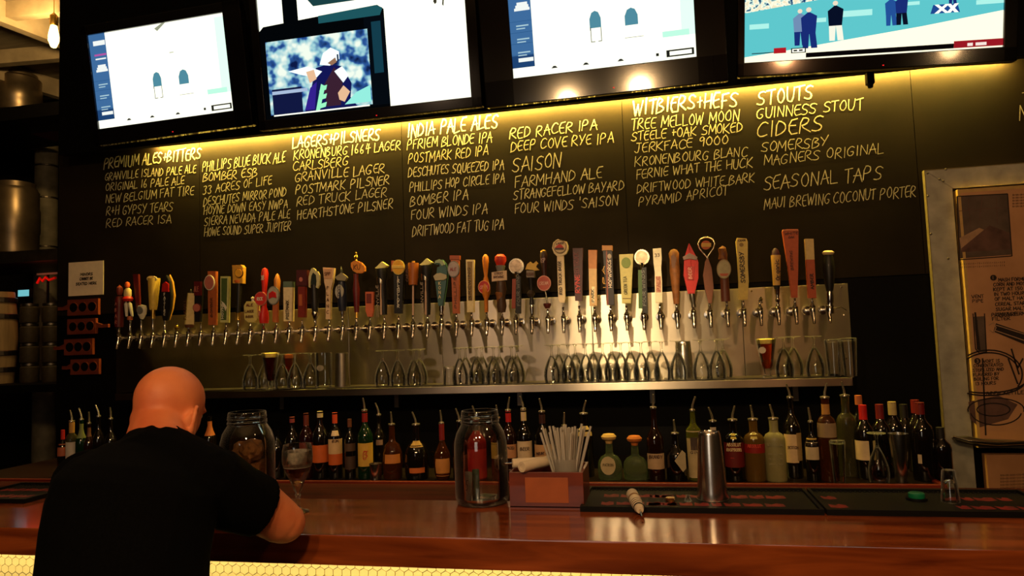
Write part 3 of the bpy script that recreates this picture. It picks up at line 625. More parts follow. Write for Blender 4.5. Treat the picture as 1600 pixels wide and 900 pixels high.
# grey column beside them
A = P(73,260,6.3); s = mpp(73,260,6.3)
t = empty('steel_column', (A.x,6.3,0), 'grey steel column with bands just left of the black wall end', 'column')
link('column_shaft', lathe([(16*s,0),(16*s,CEIL-.12)],28), OLD, t, smooth=True)
for y in (212,262,312,388): link('column_band', lathe([(16*s,0),(17.2*s,.004),(17.2*s,.018),(16*s,.022)],28), DKSTEEL, t).location.z = P(73,y,6.3).z
# filament bulb and its ceiling rose
A = P(84,58,4.4); s = mpp(84,58,4.4)
t = empty('filament_bulb', A, 'bright filament bulb hanging from the ceiling at the upper left', 'lamp')
link('bulb_glass', lathe([(0,-18*s),(4*s,-16*s),(7.5*s,-6*s),(7.5*s,2*s),(5*s,16*s),(4*s,20*s)],24), mat('bulb_glow', (255,215,120), .4, noise=0, emit=7), t, smooth=True)
link('bulb_socket', lathe([(4.6*s,18*s),(5.6*s,20*s),(5.6*s,34*s),(2*s,38*s),(.003,40*s),(.003,CEIL-A.z)],20), BRASS, t, smooth=True)
lamp('bulb_light', 'POINT', (A.x, A.y-.09, A.z), 40, (1.0,.62,.22), .04)
# steel cabinet, glowing sign, barrel, canisters below the lower shelf
s = mpp(-2,520,5.0)
t = empty('wooden_barrel', (P(-4,600,5.0).x,5.0,P(2,600,4.9).z), 'pale wooden barrel with steel hoops at the left edge', 'barrel')
rr = 26*s; hh = 142*s
link('barrel_body', lathe([(0,0),(rr*.82,0),(rr*.95,hh*.25),(rr,hh*.5),(rr*.95,hh*.75),(rr*.82,hh),(rr*.76,hh),(rr*.76,hh*.97),(0,hh*.97)],28), mat('pale_barrel_wood', (190,160,112), .6, noise=.2, scale=6, stretch=(4,4,.5)), t, smooth=True)
for f in (.12,.3,.7,.88): link('barrel_hoop', lathe([(rr*(.86+.3*f*(1-f)*2),hh*f),(rr*(.9+.3*f*(1-f)*2),hh*f+.005),(rr*(.9+.3*f*(1-f)*2),hh*f+.04),(rr*(.86+.3*f*(1-f)*2),hh*f+.045)],28), DKSTEEL, t)
zb0 = P(2,600,4.9).z
tb = empty('low_table', (0,4.95,zb0), 'dark low table carrying the barrel at the left edge', 'table')
link('table_top', bx(-6.6, -3.9, -.3, .5, -.06, 0), RUBBER, tb)
for x in (-6.5,-4.0):
    for y in (-.25,.42): link('table_leg', bx(x, x+.06, y, y+.06, -zb0, -.06), RUBBER, tb)
A = P(37,458,5.2); s = mpp(37,458,5.2)
t = empty('small_screen', A, 'small glowing pale blue screen in the dark at the left edge', 'screen')
link('screen_face', bx(-10*s, 10*s, -.004, 0, -5*s, 5*s), em((120,205,215),.85), t); link('screen_case', bx(-12*s, 12*s, 0, .03, -7*s, 7*s), RUBBER, t); link('screen_stand', bx(-.01,.01,.008,.02,-A.z+zb0+.0,-7*s), RUBBER, t)
A = P(70,437,5.25); s = mpp(70,437,5.25)
t = empty('red_neon_sign', A, 'dim red glowing sign just under the grey lower shelf', 'sign')
link('neon_tube', tube([(-14*s,0,-5*s),(-9*s,0,3*s),(-4*s,0,-2*s),(2*s,0,4*s),(8*s,0,-1*s),(20*s,0,2*s)], .012, 8), mat('red_neon', (230,30,14), .5, noise=0, emit=.10), t, smooth=True)
link('sign_tray', bx(-18*s, 30*s, .015, .025, 8*s, 11*s), mat('pale_tray', (150,180,185), .6, noise=.1), t); link('sign_hanger', bx(-.008,.008,.026,.04,-.3,9*s), RUBBER, t)
lamp('neon_glow', 'POINT', (A.x, A.y-.1, A.z), .5, (1,.08,.03), .1)
for k, (x, ) in enumerate(((46,),(80,))):
    for j in range(4):
        A = P(x, 600-j*33, 5.0); s = mpp(x, 560, 5.0)
        t = empty('canister', (A.x,5.0,zb0+j*31*s), ('dull brown canister in the %s stack left of the tasting paddles, %s' % (('left','right')[k], ('at the bottom','second from the bottom','third from the bottom','on top')[j])), 'canister', 'canisters stacked left of the paddles')
        link('canister_body', lathe([(0,0),(12*s,0),(13*s,.01),(13*s,24*s),(11*s,26*s),(0,26*s)],20), mat('canister_brown',(78,66,44),.6,noise=.2), t, smooth=True); link('canister_lid', lathe([(11*s,26*s),(12*s,26.5*s),(12*s,30*s),(0,30.9*s)],20), DKSTEEL, t, smooth=True)

# ------------------------------------------------------------------ the row of fifty taps with their handles
TX = [185.7,203.2,220.7,239,257.6,276.2,294.8,314,334,353.5,372.5,391.6,411.8,432.1,452.1,472.3,493.2,514.4,535.6,557,578.6,601,623,645.6,668.4,690,713.6,737.4,761,785,806.6,831.6,856.6,881,906,930,955,980,1006.4,1032.6,1058.5,1084.4,1110.3,1137.3,1163,1189,1216.5,1244,1271,1296]
YTAP = 3.49
ZTAP = P(760,505,YTAP).z                     # centre of the shanks
FCH = CHROME
def mesh_of(bm, m, name, smooth=True):
    bmesh.ops.recalc_face_normals(bm, faces=bm.faces[:])
    me = bpy.data.meshes.new(name); bm.to_mesh(me); bm.free(); me.materials.append(m)
    if smooth:
        me.polygons.foreach_set('use_smooth', [True]*len(me.polygons)); me.set_sharp_from_angle(angle=R(38))
    return me
def rot_lathe(prof, axis, loc, seg=16, bm=None):
    b2 = lathe(prof, seg); M_ = Matrix.Translation(loc) @ Vector(axis).to_track_quat('Z','Y').to_matrix().to_4x4()
    b2.transform(M_)
    if bm is None: return b2
    me = bpy.data.meshes.new('t'); b2.to_mesh(me); b2.free(); bm.from_mesh(me); bpy.data.meshes.remove(me); return bm
ME_SHANK = mesh_of(rot_lathe([(0,0),(.010,0),(.012,.006),(.012,.03),(.010,.034),(.010,.115),(.021,.116),(.023,.122),(.021,.130),(0,.130)], (0,1,0), (0,0,0)), FCH, 'faucet_shank')
ME_BODY = mesh_of(lathe([(0,-.022),(.011,-.020),(.0135,-.012),(.0135,.006),(.012,.010),(.014,.013),(.014,.018),(.010,.022),(.0085,.027),(.0065,.030),(.0045,.034),(0,.036)], 20), FCH, 'faucet_body')
ME_SPOUT = mesh_of(rot_lathe([(0,0),(.0115,0),(.0105,.012),(.0085,.030),(.0072,.050),(.0078,.053),(.0062,.053),(.006,.02),(0,.02)], (0,-.28,-1), (0,-.004,-.012)), FCH, 'faucet_spout')
bm_ = lathe([(0,0),(.0055,.001),(.0068,.006),(.0050,.011),(.0042,.016),(.0058,.020),(.0062,.024),(.0,.026)], 14)
ME_LEVER = mesh_of(bm_, FCH, 'lever_stem')
HM = {}
def to_local(x, y, org, yy=None): q = P(x, y, YTAP if yy is None else yy); return Vector((q.x-org[0], 0, q.z-org[2]))
class Tap:
    def __init__(s, k, base_y, label, stub=False):
        s.x = TX[k]; org = P(s.x, 505, YTAP); s.org = (org.x, YTAP, ZTAP); s.first = None
        s.t = empty('beer_tap', s.org, label, 'tap', 'beer taps along the steel plate')
        for n, me in (('faucet_shank', ME_SHANK), ('faucet_body', ME_BODY), ('faucet_spout', ME_SPOUT)):
            o = bpy.data.objects.new(n, me); COL.objects.link(o); o.parent = s.t
        o = bpy.data.objects.new('lever_stem', ME_LEVER); COL.objects.link(o); o.parent = s.t; o.location = (0,0,.033)
        s.m = mpp(s.x, base_y, YTAP)
        zb = to_local(s.x, base_y, s.org).z
        o.scale.z = max(1.0, (zb-.033)/.026 + .08)
    def L(s, x, y): return to_local(x, y, s.org)
    def put(s, name, bm, m, smooth=False, keep=None):
        o = link(name, bm, m, s.first or s.t, smooth=smooth, mats=keep)
        if s.first is None: s.first = o
        return o
    def plate(s, name, pts, m, d=6, yo=0, bev=.5):
        q = [s.L(*p) for p in pts]; bm = prism([(v.x, v.z) for v in q], -d*s.m/2-yo*s.m, d*s.m/2-yo*s.m, bev=bev*s.m if bev else 0)
        return s.put(name, bm, m)
    def rect(s, name, x0, x1, y0, y1, m, d=6, yo=0, xt0=None, xt1=None, bev=.5):    # y0 top, y1 bottom; xt* the x at the top
        xt0 = x0 if xt0 is None else xt0; xt1 = x1 if xt1 is None else xt1
        return s.plate(name, [(x0,y1),(x1,y1),(xt1,y0),(xt0,y0)], m, d, yo, bev)
    def disc(s, name, x, y, rx, ry, m, d=3, yo=3, rim=None):
        if rim:
            s.plate(name+'_rim', ell(x, y, rx*1.13, ry*1.13, 28), rim, d*.9, yo, .3)
        return s.plate(name, ell(x, y, rx, ry, 28), m, d, yo+(.4 if rim else 0), .4)
    def rod(s, name, xb, yb, xt, yt, prof, m, seg=20, flat=1):       # prof: (radius px, 0..1 from bottom)
        a, b = s.L(xb, yb), s.L(xt, yt); h = (b-a).length
        bm = lathe([(r_*s.m, f*h) for r_, f in prof], seg, sy=flat); bm.transform(Matrix.Translation(a) @ (b-a).to_track_quat('Z','Y').to_matrix().to_4x4() if abs((b-a).normalized().z) < .9999 else Matrix.Translation(a))
        return s.put(name, bm, m, smooth=True)
    def txt(s, st, x, y, wpx, hpx, m, yo=4, vertical=False, sw=.9):   # vertical: letters stacked reading upward from (x,y)
        a = s.L(x, y); a.y = -yo*s.m; bm = bmesh.new()
        if vertical: letters(bm, st, a, Vector((0,0,1)), Vector((-1,0,0)), wpx*s.m, hpx*s.m, sw*s.m, .02, 0, proud=.0002)
        else: letters(bm, st, a, Vector((1,0,0)), Vector((0,0,1)), wpx*s.m, hpx*s.m, sw*s.m, .02, 0, proud=.0002)
        return s.put('lettering', bm, m, keep='keep')
    def stack(s, st, x, y0, y1, hpx, m, yo=4, sw=.9):               # upright letters stacked downward
        n = len(st); bm = bmesh.new()
        for i, c in enumerate(st):
            a = s.L(x-hpx*.35, y0 + (y1-y0)*(i+.8)/n); a.y = -yo*s.m
            letters(bm, c, a, Vector((1,0,0)), Vector((0,0,1)), hpx*.7*s.m, hpx*s.m, sw*s.m, .02, 0, proud=.0002)
        return s.put('lettering', bm, m, keep='keep')
def C(*c): return cm(c)
cream, gold, orange, red, dred = C(226,210,160), C(214,160,60), C(214,110,40), C(196,28,24), C(96,18,20)
teal, navy, black, brown, wood, green = C(60,100,100), C(20,26,48), C(22,20,20), C(92,52,28), C(176,92,48), C(96,132,62)
white, grey, pink, yellow, purple = C(226,220,200), C(120,120,116), C(190,110,96), C(226,190,80), C(60,20,50)
SILV = mat('handle_silver', (200,190,165), .25, metal=1, noise=.05); GOLD = mat('handle_gold', (216,176,84), .28, metal=1, noise=.05)
WOODH = mat('carved_wood', (150,92,44), .6, noise=.3, scale=30, bump=.4); GDISC = mat('pewter_disc', (186,164,140), .35, metal=.8, noise=.3, scale=40)

a = Tap(0, 512, 'dark red carved figure tap handle, leftmost of the whole row')
a.rod('tap_handle',186,511,187,462,[(0,0),(6,0),(6.5,.3),(5.5,.6),(6.8,.85),(5,.97),(0,1)],dred); a.rod('figure_head',187,462,187,445,[(0,0),(3,.05),(4.6,.4),(4.2,.75),(0,1)],C(130,50,34)); a.stack('ABAR',186.5,470,508,5,pink,7)
a = Tap(1, 500, 'tap handle shaped as a small standing figure in a white top and red belt')
a.rod('tap_handle',199.5,468,199.5,450,[(0,0),(5.5,.02),(6.5,.4),(6.3,.8),(3,1),(0,1)],C(236,214,150),flat=.6); a.rod('figure_head',199,450,199,440,[(0,0),(3,.1),(4,.5),(3,.85),(0,1)],C(216,96,40))
a.rod('red_belt',200,471,200,463,[(0,0),(6,.05),(8,.5),(6,.95),(0,1)],red); a.rod('leg',198,495,197,470,[(0,0),(1.8,.02),(2.4,.3),(3,.8),(0,1)],white); a.rod('leg',207,495,202,470,[(0,0),(1.8,.02),(2.4,.3),(3,.8),(0,1)],white)
a.rect('dark_board',210,215,428,486,dred,4,-6,204,213); a.rod('figure_base',203,500,203,494,[(0,0),(4,0),(4,1),(0,1)],wood)
a = Tap(2, 500, 'short white oval knob on a tap near the left end of the row')
a.rod('tap_handle',222,499,222,476,[(0,0),(2,0),(3,.05),(7,.35),(8,.7),(6.5,.93),(0,1)],white,flat=.7); a.disc('badge',222,485,4.5,6,grey,2,5)
a = Tap(3, 497, 'cream tap handle like a slanted cut cylinder, left part of the row')
a.rod('tap_handle',239.5,484,241,431,[(0,0),(5.2,0),(6,.1),(9,.9),(9,.93),(7.6,.93),(7.4,.9),(0,.9)],yellow); a.disc('cut_face',241,436,8,4.5,cream,2,5); a.rod('handle_neck',239,498,239.5,484,[(0,0),(3,0),(3,1),(0,1)],GOLD)
a = Tap(4, 500, 'black surfboard shaped tap handle with a red band near its tip')
a.plate('tap_handle',[(256,501),(263,501),(268,480),(269,462),(266,440),(261,430),(256,440),(252,462),(252,480)],black,5); a.plate('board_behind',[(262,500),(268,482),(271,462),(268,440),(263,429),(259,436),(262,460)],gold,3,-4)
a.plate('red_band',[(255,456),(266,456),(266,444),(261,440),(256,444)],red,2,3); a.stack('FATTIRE',260,458,494,4,white,4)
a = Tap(5, 505, 'bare tap without a handle, sixth from the left end'); a.rod('tap_cap',276,515,276.5,507,[(0,0),(3,0),(4,.4),(2.6,.8),(0,1)],GOLD)
a = Tap(6, 507, 'cream four-sided tapered tap handle with small dark tip, left part of the row')
a.rod('tap_handle',295.5,507,298.5,458,[(0,0),(8.5,0),(6.2,1),(0,1)],C(222,200,140),seg=4); a.rod('handle_tip',298.5,458,298.5,451,[(0,0),(2,0),(1.6,.5),(0,1)],black); a.txt('RUSSELL',297,500,32,4,brown,9,True); a.rod('ferrule',296,512,296,507,[(0,0),(6,0),(7,1),(0,1)],brown)
a = Tap(7, 505, 'black and maroon tap handle with a small round pink badge low down')
a.rect('tap_handle',306,314,440,503,black,6,0,305.5,316.5); a.rect('maroon_head',306,316.5,440,462,dred,4,3); a.disc('badge',310.5,481,5.5,6,pink,3,4,dred); a.txt('ALE',307,456,8,8,pink,6)
a = Tap(8, 507, 'red brown wooden tap handle with oval pink badge, left part of the row')
a.rect('tap_handle',327,338,424,508,wood,6,0,326,339); a.disc('badge',330,442,7,10.5,pink,3,4,white); a.txt('BOMBER',334.5,495,30,4,brown,4,True)
a = Tap(9, 505, 'green tap handle in a pale rectangular frame')
a.rect('tap_handle',345.5,357.5,432,504,C(196,196,130),6,0,346,359); a.rect('green_inlay',347.5,355.5,435,500,C(74,96,46),2,3.2,348,357); a.plate('pale_leaf',[(348,470),(353,474),(357,480),(355,486),(352,478)],white,1,4.6); a.txt('HOYNE',352.5,498,24,4,white,5.4,True)
a = Tap(10, 497, 'black tap handle with amber block on top, left part of the row')
a.rod('tap_handle',372,490,374,442,[(0,0),(3,0),(4.5,.8),(4,1),(0,1)],black); a.plate('amber_block',[(366,443),(381,443),(382,418),(379,414),(365,415),(366,430)],gold,9); a.disc('round_boss',377,427,5.5,6.5,C(240,176,50),3,6,brown); a.rod('block_foot',373,442,373,438,[(0,0),(6,0),(7,1),(0,1)],orange); a.rod('ferrule',372,500,372,489,[(0,0),(3,0),(2.5,.5),(3.5,1),(0,1)],GOLD)
a = Tap(11, 504, 'cream jug shaped tap handle with white knob, low in the row')
a.plate('tap_handle',[(384,499),(390,504),(400,504),(404,498),(404,476),(399,471),(387,471),(383,478)],C(206,190,112),9,0,1); a.rod('knob',395,471,395,463,[(0,0),(2.4,0),(1.6,.3),(3,.7),(0,1)],white); a.txt('ALE',388,479,11,4,dred,5.5); a.txt('LAGER',386,489,15,4,brown,5.5); a.txt('BEER',387,497,13,3.5,brown,5.5)
a = Tap(12, 505, 'glossy red bulb-topped tap handle with large round red badge, left of the orange topped one')
bulb = [(0,0),(8,0),(9,.08),(8,.18),(4.5,.3),(4.2,.5),(4.6,.62),(6.3,.8),(6.6,.9),(5,.97),(0,1)]
a.rod('tap_handle',412.5,505,414,418,bulb,red,24,.75); a.disc('badge',411,467,8.5,9.5,C(206,50,44),3,6,pink); a.txt('RICK',406,470,10,5,white,8.4); a.txt('XB',412,438,5,7,white,7); a.rect('band',407.5,413,486,494,pink,2,6)
a = Tap(13, 505, 'orange topped tap handle with an oval grey and red badge on brown stem')
a.rod('tap_handle',432,504,433.5,427,[(0,0),(5,0),(4,.4),(5,.6),(6.5,.85),(3,.97),(0,1)],C(184,112,40),20,.7); a.disc('badge',430,462,8.3,13,C(168,164,146),3,5,grey); a.plate('red_patch',[(424,468),(430,464),(436,466),(435,458),(430,455),(424,459)],red,1,8); a.rect('stem_front',428,436,476,503,wood,2,3.6)
a = Tap(14, 503, 'cream rectangular tap handle with grey green cap')
a.rect('tap_handle',445,457.5,449,502,C(226,206,160),8,0,444.5,458.5); a.rect('green_cap',444.5,458.5,440,449,C(96,116,98),9); a.txt('POSTMARK',454,499,30,5,C(30,24,20),5,True,1)
a = Tap(15, 503, 'dark maroon rectangular tap handle with faint emblem, left of the black winged one')
a.rect('tap_handle',467,478,448,496,C(120,34,20),7,0,467,478); a.rect('dark_head',465,481.5,422,447,C(74,20,22),9); a.disc('emblem',472.5,437,2.8,3.5,pink,1,5); a.rect('copper_strip',469,474,460,478,wood,1,4)
a = Tap(16, 497, 'black tap handle crowned with a pale wing shaped crest')
a.rod('tap_handle',492.5,490,491,445,[(0,0),(4,0),(6,.3),(5,.6),(5,1),(0,1)],black); a.plate('crest',[(484,449),(483.5,436),(485,427),(488,420),(491,419),(494,421),(495,424),(498,424),(501,430),(501,445),(498,451),(495,449),(497,440),(496,430),(491,425),(488,431),(487,442),(486.5,450)],C(198,190,140),4,2); a.disc('crest_field',491.5,437,5,11,C(20,34,24),3,1); a.rod('chrome_base',492.5,503,492.5,487,[(0,0),(3,0),(2.5,.2),(4.5,.5),(6,.8),(5,1),(0,1)],FCH)
a = Tap(17, 500, 'cream paddle shaped tap handle with square head and dark letters')
a.plate('tap_handle',[(510,499),(517,499),(518,452),(521,441),(523.5,419),(505.5,418),(508,441),(511,452)],C(222,190,150),6); a.plate('printed_head',[(508,436),(520,436),(521,421),(507.5,420)],C(206,160,120),1,3.4); a.txt('SPP',509,431,10,5,brown,4.6); a.stack('PLANC',514,445,492,5,brown,4)
a = Tap(18, 497, 'dark blue tap handle with grey crest and silver oval badge')
a.rod('tap_handle',535,486,534,440,[(0,0),(5.5,0),(7.5,.3),(7,.8),(5,1),(0,1)],navy); a.plate('crest',[(524,433),(530,430),(534,426),(541,431),(543,434),(540,439),(528,438)],C(150,140,110),6); a.plate('oval_badge',ell(533,456,6.5,11,20),C(176,170,156),3,5.5,.4); a.stack('HOP',533,447,466,6,navy,7.4); a.rod('crest_tip',534,428,533,415,[(0,0),(2.6,0),(2,.4),(0,1)],black); a.rod('chrome_neck',535.5,497,535,485,[(0,0),(3,0),(2.4,.3),(3.4,.5),(2.6,.8),(3.4,1),(0,1)],FCH)
a = Tap(19, 497, 'dark red spindle tap handle with orange disc and golden finial')
a.rod('tap_handle',557.5,488,556.5,428,[(0,0),(3.6,0),(4.4,.25),(5.4,.6),(3.6,.85),(4,1),(0,1)],C(96,14,22)); a.plate('orange_disc',[(549,411),(553,408),(560,408),(566,411),(571,417),(571,424),(566,427),(558,427),(552,423),(549,417)],C(222,140,48),5,0,.8); a.txt('KU',554,422,11,8,brown,3.6); a.rod('finial',556.5,408,556.5,393,[(0,0),(2.6,0),(1.4,.15),(3.4,.4),(2.4,.6),(1,.7),(2,.85),(0,1)],GOLD); a.rod('gold_neck',557.5,497,557.5,487,[(0,0),(2.6,0),(2.2,1),(0,1)],GOLD)
a = Tap(20, 495, 'short flat orange and brown tap handle, half the height of its neighbours')
a.plate('tap_handle',[(575,495),(582,495),(584,486),(584.5,456),(571.5,456),(572,486)],C(206,104,66),5); a.rect('brown_panel',573.5,581.5,459,474,C(116,38,30),1,3)
def foam(k, x, yb, label, top):
    a = Tap(k, 495, label)
    a.rod('tap_handle',TX[k]-.5,492,x-1,yb+2,[(0,0),(4.5,0),(5.5,.15),(6,.7),(9,.9),(9.5,1),(0,1)],black); a.rect('pale_strip',x-1,x+2,yb+24,492,C(196,160,130),1,5.6,x-1,x+1.6)
    a.plate('foam_crown',[(x-10,yb+1),(x-4,yb-4),(x-2,yb-6),(x+1,yb-9),(x+4,yb-7),(x+10,yb-3),(x+6,yb),(x,yb+3),(x-5,yb+2)],C(244,236,150),9,0,1)
    a.rod('silver_collar',x-1.4,yb+25,x-1.4,yb+11,[(0,0),(7,0),(7.4,.5),(7,1),(0,1)],SILV); a.txt('GRANVILLE',x-2.5,yb+78,50,4,C(170,150,130),6,True,.7)
foam(21,597,418,'black tap handle with pale foam crown and silver collar, next to the short orange one',0)
a = Tap(22, 497, 'black tap handle with round yellow badge and white vertical letters')
a.plate('tap_handle',[(617,490),(629,490),(631,430),(629,408),(617,408),(616,430)],C(18,17,15),6); a.disc('badge',624,418,8.5,10.5,C(226,170,40),3,4,C(214,190,90)); a.rect('badge_band',614.5,634,415,420,C(236,200,90),1,7); a.stack('IRISHCIDER',624,433,482,5,white,4)
a.rect('side_strip',611,615,407,424,wood,3,-2)
a = Tap(23, 495, 'thin pale rod tap handle with an orange brown mug head')
a.rod('tap_handle',645.5,445,646,411,[(0,0),(7,0),(8.4,.9),(8.4,1),(7,1),(7,.97),(0,.97)],C(170,92,30)); a.rod('mug_stub',646,411,646,408,[(0,0),(2.4,0),(2.4,1),(0,1)],gold); a.rod('pale_rod',645.5,493,645.5,445,[(0,0),(1.5,0),(1.5,1),(0,1)],C(206,170,150)); a.txt('CARIBOO',641,440,26,4,brown,8.6,True)
foam(24,666.5,413,'black tap handle with pale foam crown and silver collar, beside the teal carved one',0)
a = Tap(25, 497, 'teal carved tap handle like a breaking wave with a pale crest')
a.plate('tap_handle',[(686,478),(693,478),(698,445),(700,424),(697,412),(692,406),(684,407),(680,413),(684,414),(688,412),(690,417),(684,418),(683,430),(681,440)],teal,9,0,1); a.plate('wave_foam',[(680,413),(682,408),(688,405.5),(694,408),(697,414),(692,416),(689,411),(684,411)],C(160,176,140),3,5); a.plate('crest',[(679,432),(684,428),(690,427),(699,430),(700,435),(695,438),(682,439)],C(186,176,140),3,6); a.stack('KONA',689,440,468,5,cream,6.4); a.rod('chrome_neck',690,500,690,477,[(0,0),(3.2,0),(2.4,.15),(4,.35),(2.6,.5),(4,.75),(3.4,1),(0,1)],FCH)
a = Tap(26, 492, 'orange brown flat tap handle with oval lilac badge and square top')
a.rect('tap_handle',708,718,405,490,C(178,92,50),6,0,705,718); a.rect('top_cap',703.5,719,399.5,406,C(166,80,40),7); a.disc('badge',710,421,8.2,11.5,C(176,160,156),3,4,grey); a.txt('ALE',705,424,10,5,C(150,60,60),6.4); a.txt('PHILLIPS',715,482,50,4,brown,4,True)
a = Tap(27, 490, 'upright rectangular tap handle with cream frame and gold inlay')
a.rect('tap_handle',730.5,741,406,488,C(232,214,160),6,0,728.5,741.5); a.rect('gold_inlay',732.5,739,409,470,C(150,120,60),1,3.4,731,739); a.txt('BREWING',737.5,468,50,4.5,C(60,44,24),4.6,True)
a = Tap(28, 490, 'glossy orange bulb-topped tap handle with round red badge')
a.rod('tap_handle',760,488,758.5,397,[(0,0),(4,0),(4.6,.15),(4.2,.22),(9.5,.33),(10,.42),(6,.55),(3.6,.62),(5.5,.75),(7.2,.88),(6.6,.95),(3,.99),(0,1)],C(206,120,36),24,.7); a.disc('badge',758,449,8.2,9.4,C(190,34,30),3,6,C(226,150,90)); a.txt('CREAM',752,452,12,5,C(226,150,140),8.6)
a = Tap(29, 490, 'carved brown tap handle with a red hat and a cream sign')
a.rod('tap_handle',784,488,783,440,[(0,0),(6,0),(8,.2),(6,.5),(8.5,.75),(7,1),(0,1)],C(72,50,34),12); a.rod('red_hat',782,417,782,397.5,[(0,0),(6,.1),(9.5,.5),(9,.8),(5,1),(0,1)],C(176,34,26)); a.rod('grey_beard',782,426,782,415,[(0,0),(5,0),(8,1),(0,1)],grey); a.plate('cream_sign',[(770,440.5),(793.5,438),(793,423),(769.5,426)],C(216,184,148),2,6); a.txt('STREET',774,430,14,3.6,brown,7.4); a.txt('BREWING',773,435.5,16,3.6,brown,7.4); a.rod('carved_figure',782,478,782,452,[(0,0),(5,0),(6,.4),(8,.8),(0,1)],WOODH,10)
def lens(k, x, y, stemcol, label, st, xb):
    a = Tap(k, 492, label)
    a.rect('tap_handle',xb-6,xb,y+20,482,stemcol,7,0,x-6,x); a.rect('black_half',xb,xb+8,y+16,490,C(20,18,18),7,0,x,x+7); a.txt(st,xb+5.5 if False else x+6.5,478,56,4.5,grey,4.2,True,.8)
    a.disc('lens_disc',x-.5,y,9.5,10,GDISC,4,2,SILV); a.plate('outer_ring',ell(x,y,11.8,12.2,30),SILV,2,1,.4)
    a.rod('disc_neck',x,y+20,x,y+9,[(0,0),(1.5,0),(2.6,.5),(5,1),(0,1)],SILV)
lens(30,807,416,C(150,60,36),'tap handle with round pewter disc on half reddish, half black stem','FOUR WINDS',806)
a = Tap(31, 487, 'dark tap handle crowned with a yellow winged creature on a grey block')
a.rod('tap_handle',831,476,829,434,[(0,0),(4,0),(3,.2),(2.4,.6),(4,.9),(5,1),(0,1)],black); a.plate('yellow_wings',[(821,421),(824,413),(829,409),(834,413),(838,408),(841,412),(837,417),(843,422),(836,423),(829,421)],C(220,180,70),5,0,.8); a.rect('grey_block',823,835.5,423,434,C(130,116,100),8); a.txt('ELYSIAN',824,431,10.5,4,brown,5); a.rod('round_boss',829.5,465,829.5,453,[(0,0),(4,.1),(6.4,.5),(4,.9),(0,1)],C(60,46,36)); a.rod('chrome_neck',831.5,492,831,475,[(0,0),(2.6,0),(3.4,.6),(2.4,1),(0,1)],FCH)
a = Tap(32, 487, 'dark brown bulb-topped tap handle with round pink badge')
a.rod('tap_handle',851.5,454,849,390.5,[(0,0),(7,0),(7,.1),(3.4,.25),(3.8,.5),(5.6,.75),(6.2,.88),(4.5,.97),(0,1)],C(52,18,16)); a.disc('badge',851,443,9.6,10.6,C(190,84,66),3,6,C(216,150,130)); a.txt('CREAM',844,446,14,5,C(226,170,150),8.6); a.rod('pale_cap',849,394,849,390,[(0,0),(5,0),(4,.6),(0,1)],gold); a.txt('ISP',846,411,7,7,C(180,150,140),6.4); a.rod('brown_ferrule',855.5,482,855,474,[(0,0),(3.5,0),(6,.6),(6,1),(0,1)],C(80,20,18)); a.rod('stem',856,475,852,454,[(0,0),(1.4,0),(1.4,1),(0,1)],SILV)
a = Tap(33, 480, 'tallest cream tap handle of its stretch, with a round clock-like badge')
a.plate('tap_handle',[(875,473),(882,473),(883.5,466),(881,400),(870.5,400),(872.5,466)],C(230,206,164),6,0,1); a.plate('badge_back',[(866,396),(863,388),(865,379),(870,376),(872,374),(875,375),(882,377),(886,378),(888,384),(888,390),(885,397),(878,401),(871,401)],C(226,206,160),6,1,.8); a.disc('clock_face',875.5,386,9,9.4,C(210,186,140),2,5,C(120,96,60)); a.plate('red_hills',[(868,388),(872,384),(875,382),(879,384),(882,388)],C(190,40,26),1,7.4); a.rect('dark_water',868,882,388,391,C(70,50,60),1,7.2)
a.txt('RED TRUCK BEER',879,460,52,4.6,C(60,40,30),4.4,True,1); a.txt('LAGER',870,383,12,3.2,C(60,40,30),6.8)
a = Tap(34, 478, 'dark maroon rectangular tap handle with red vertical lettering')
a.rect('tap_handle',899,910,388,470,C(66,16,18),7,0,895,911); a.txt('RED TRUCK',905.5,432,38,7,C(110,34,34),4.6,True,1); a.txt('RYNE',907,458,28,7,C(190,50,40),4.6,True,1.4)
a = Tap(35, 482, 'tap handle with wooden upper part and pale lower part, rectangular')
a.rect('tap_handle',921.5,933,420,478,C(206,166,112),8,0,920,932.5); a.rect('wooden_top',920,932.5,391,420,C(186,118,58),8,0,919.5,933); a.rect('printed_strip',925,929.5,448,474,C(240,222,180),1,4.4); a.txt('PARK',929,472,20,4,C(40,30,24),5.6,True)
a = Tap(36, 482, 'tall dark tap handle with a gold cap and white vertical lettering')
a.rect('tap_handle',948,960,390,477,C(28,18,24),8,0,942,956.5); a.rect('gold_cap',941,957,384,392,C(180,120,50),9); a.rect('copper_edge',948.5,951,392,476,C(130,60,40),1,4.4,947,949); a.disc('emblem',952.5,401,3,4,C(170,150,130),1,5); a.txt('HOPWORKS',956.5,450,44,5,C(220,200,180),5,True,1); a.txt('IPA',946.8,452,36,4,gold,5,True,.8)
a = Tap(37, 482, 'pale green wedge tap handle with a round green emblem')
a.plate('tap_handle',[(972,474),(986,474),(989.5,397),(967.5,398)],C(196,184,112),8,0,.8); a.disc('emblem',978.5,411,7.4,8.4,C(110,128,44),1.5,4.6); a.txt('GREEN TEA',980.5,460,28,5,C(90,84,40),5,True,.9); a.rect('dark_line',973,986,466,467.2,C(120,100,60),1,4.4)
lens(38,1003,402,C(64,96,44),'tap handle with round pewter disc on half green, half black stem','FOUR WINDS',1004)
a = Tap(39, 480, 'bright white twisted square tap handle with pink print')
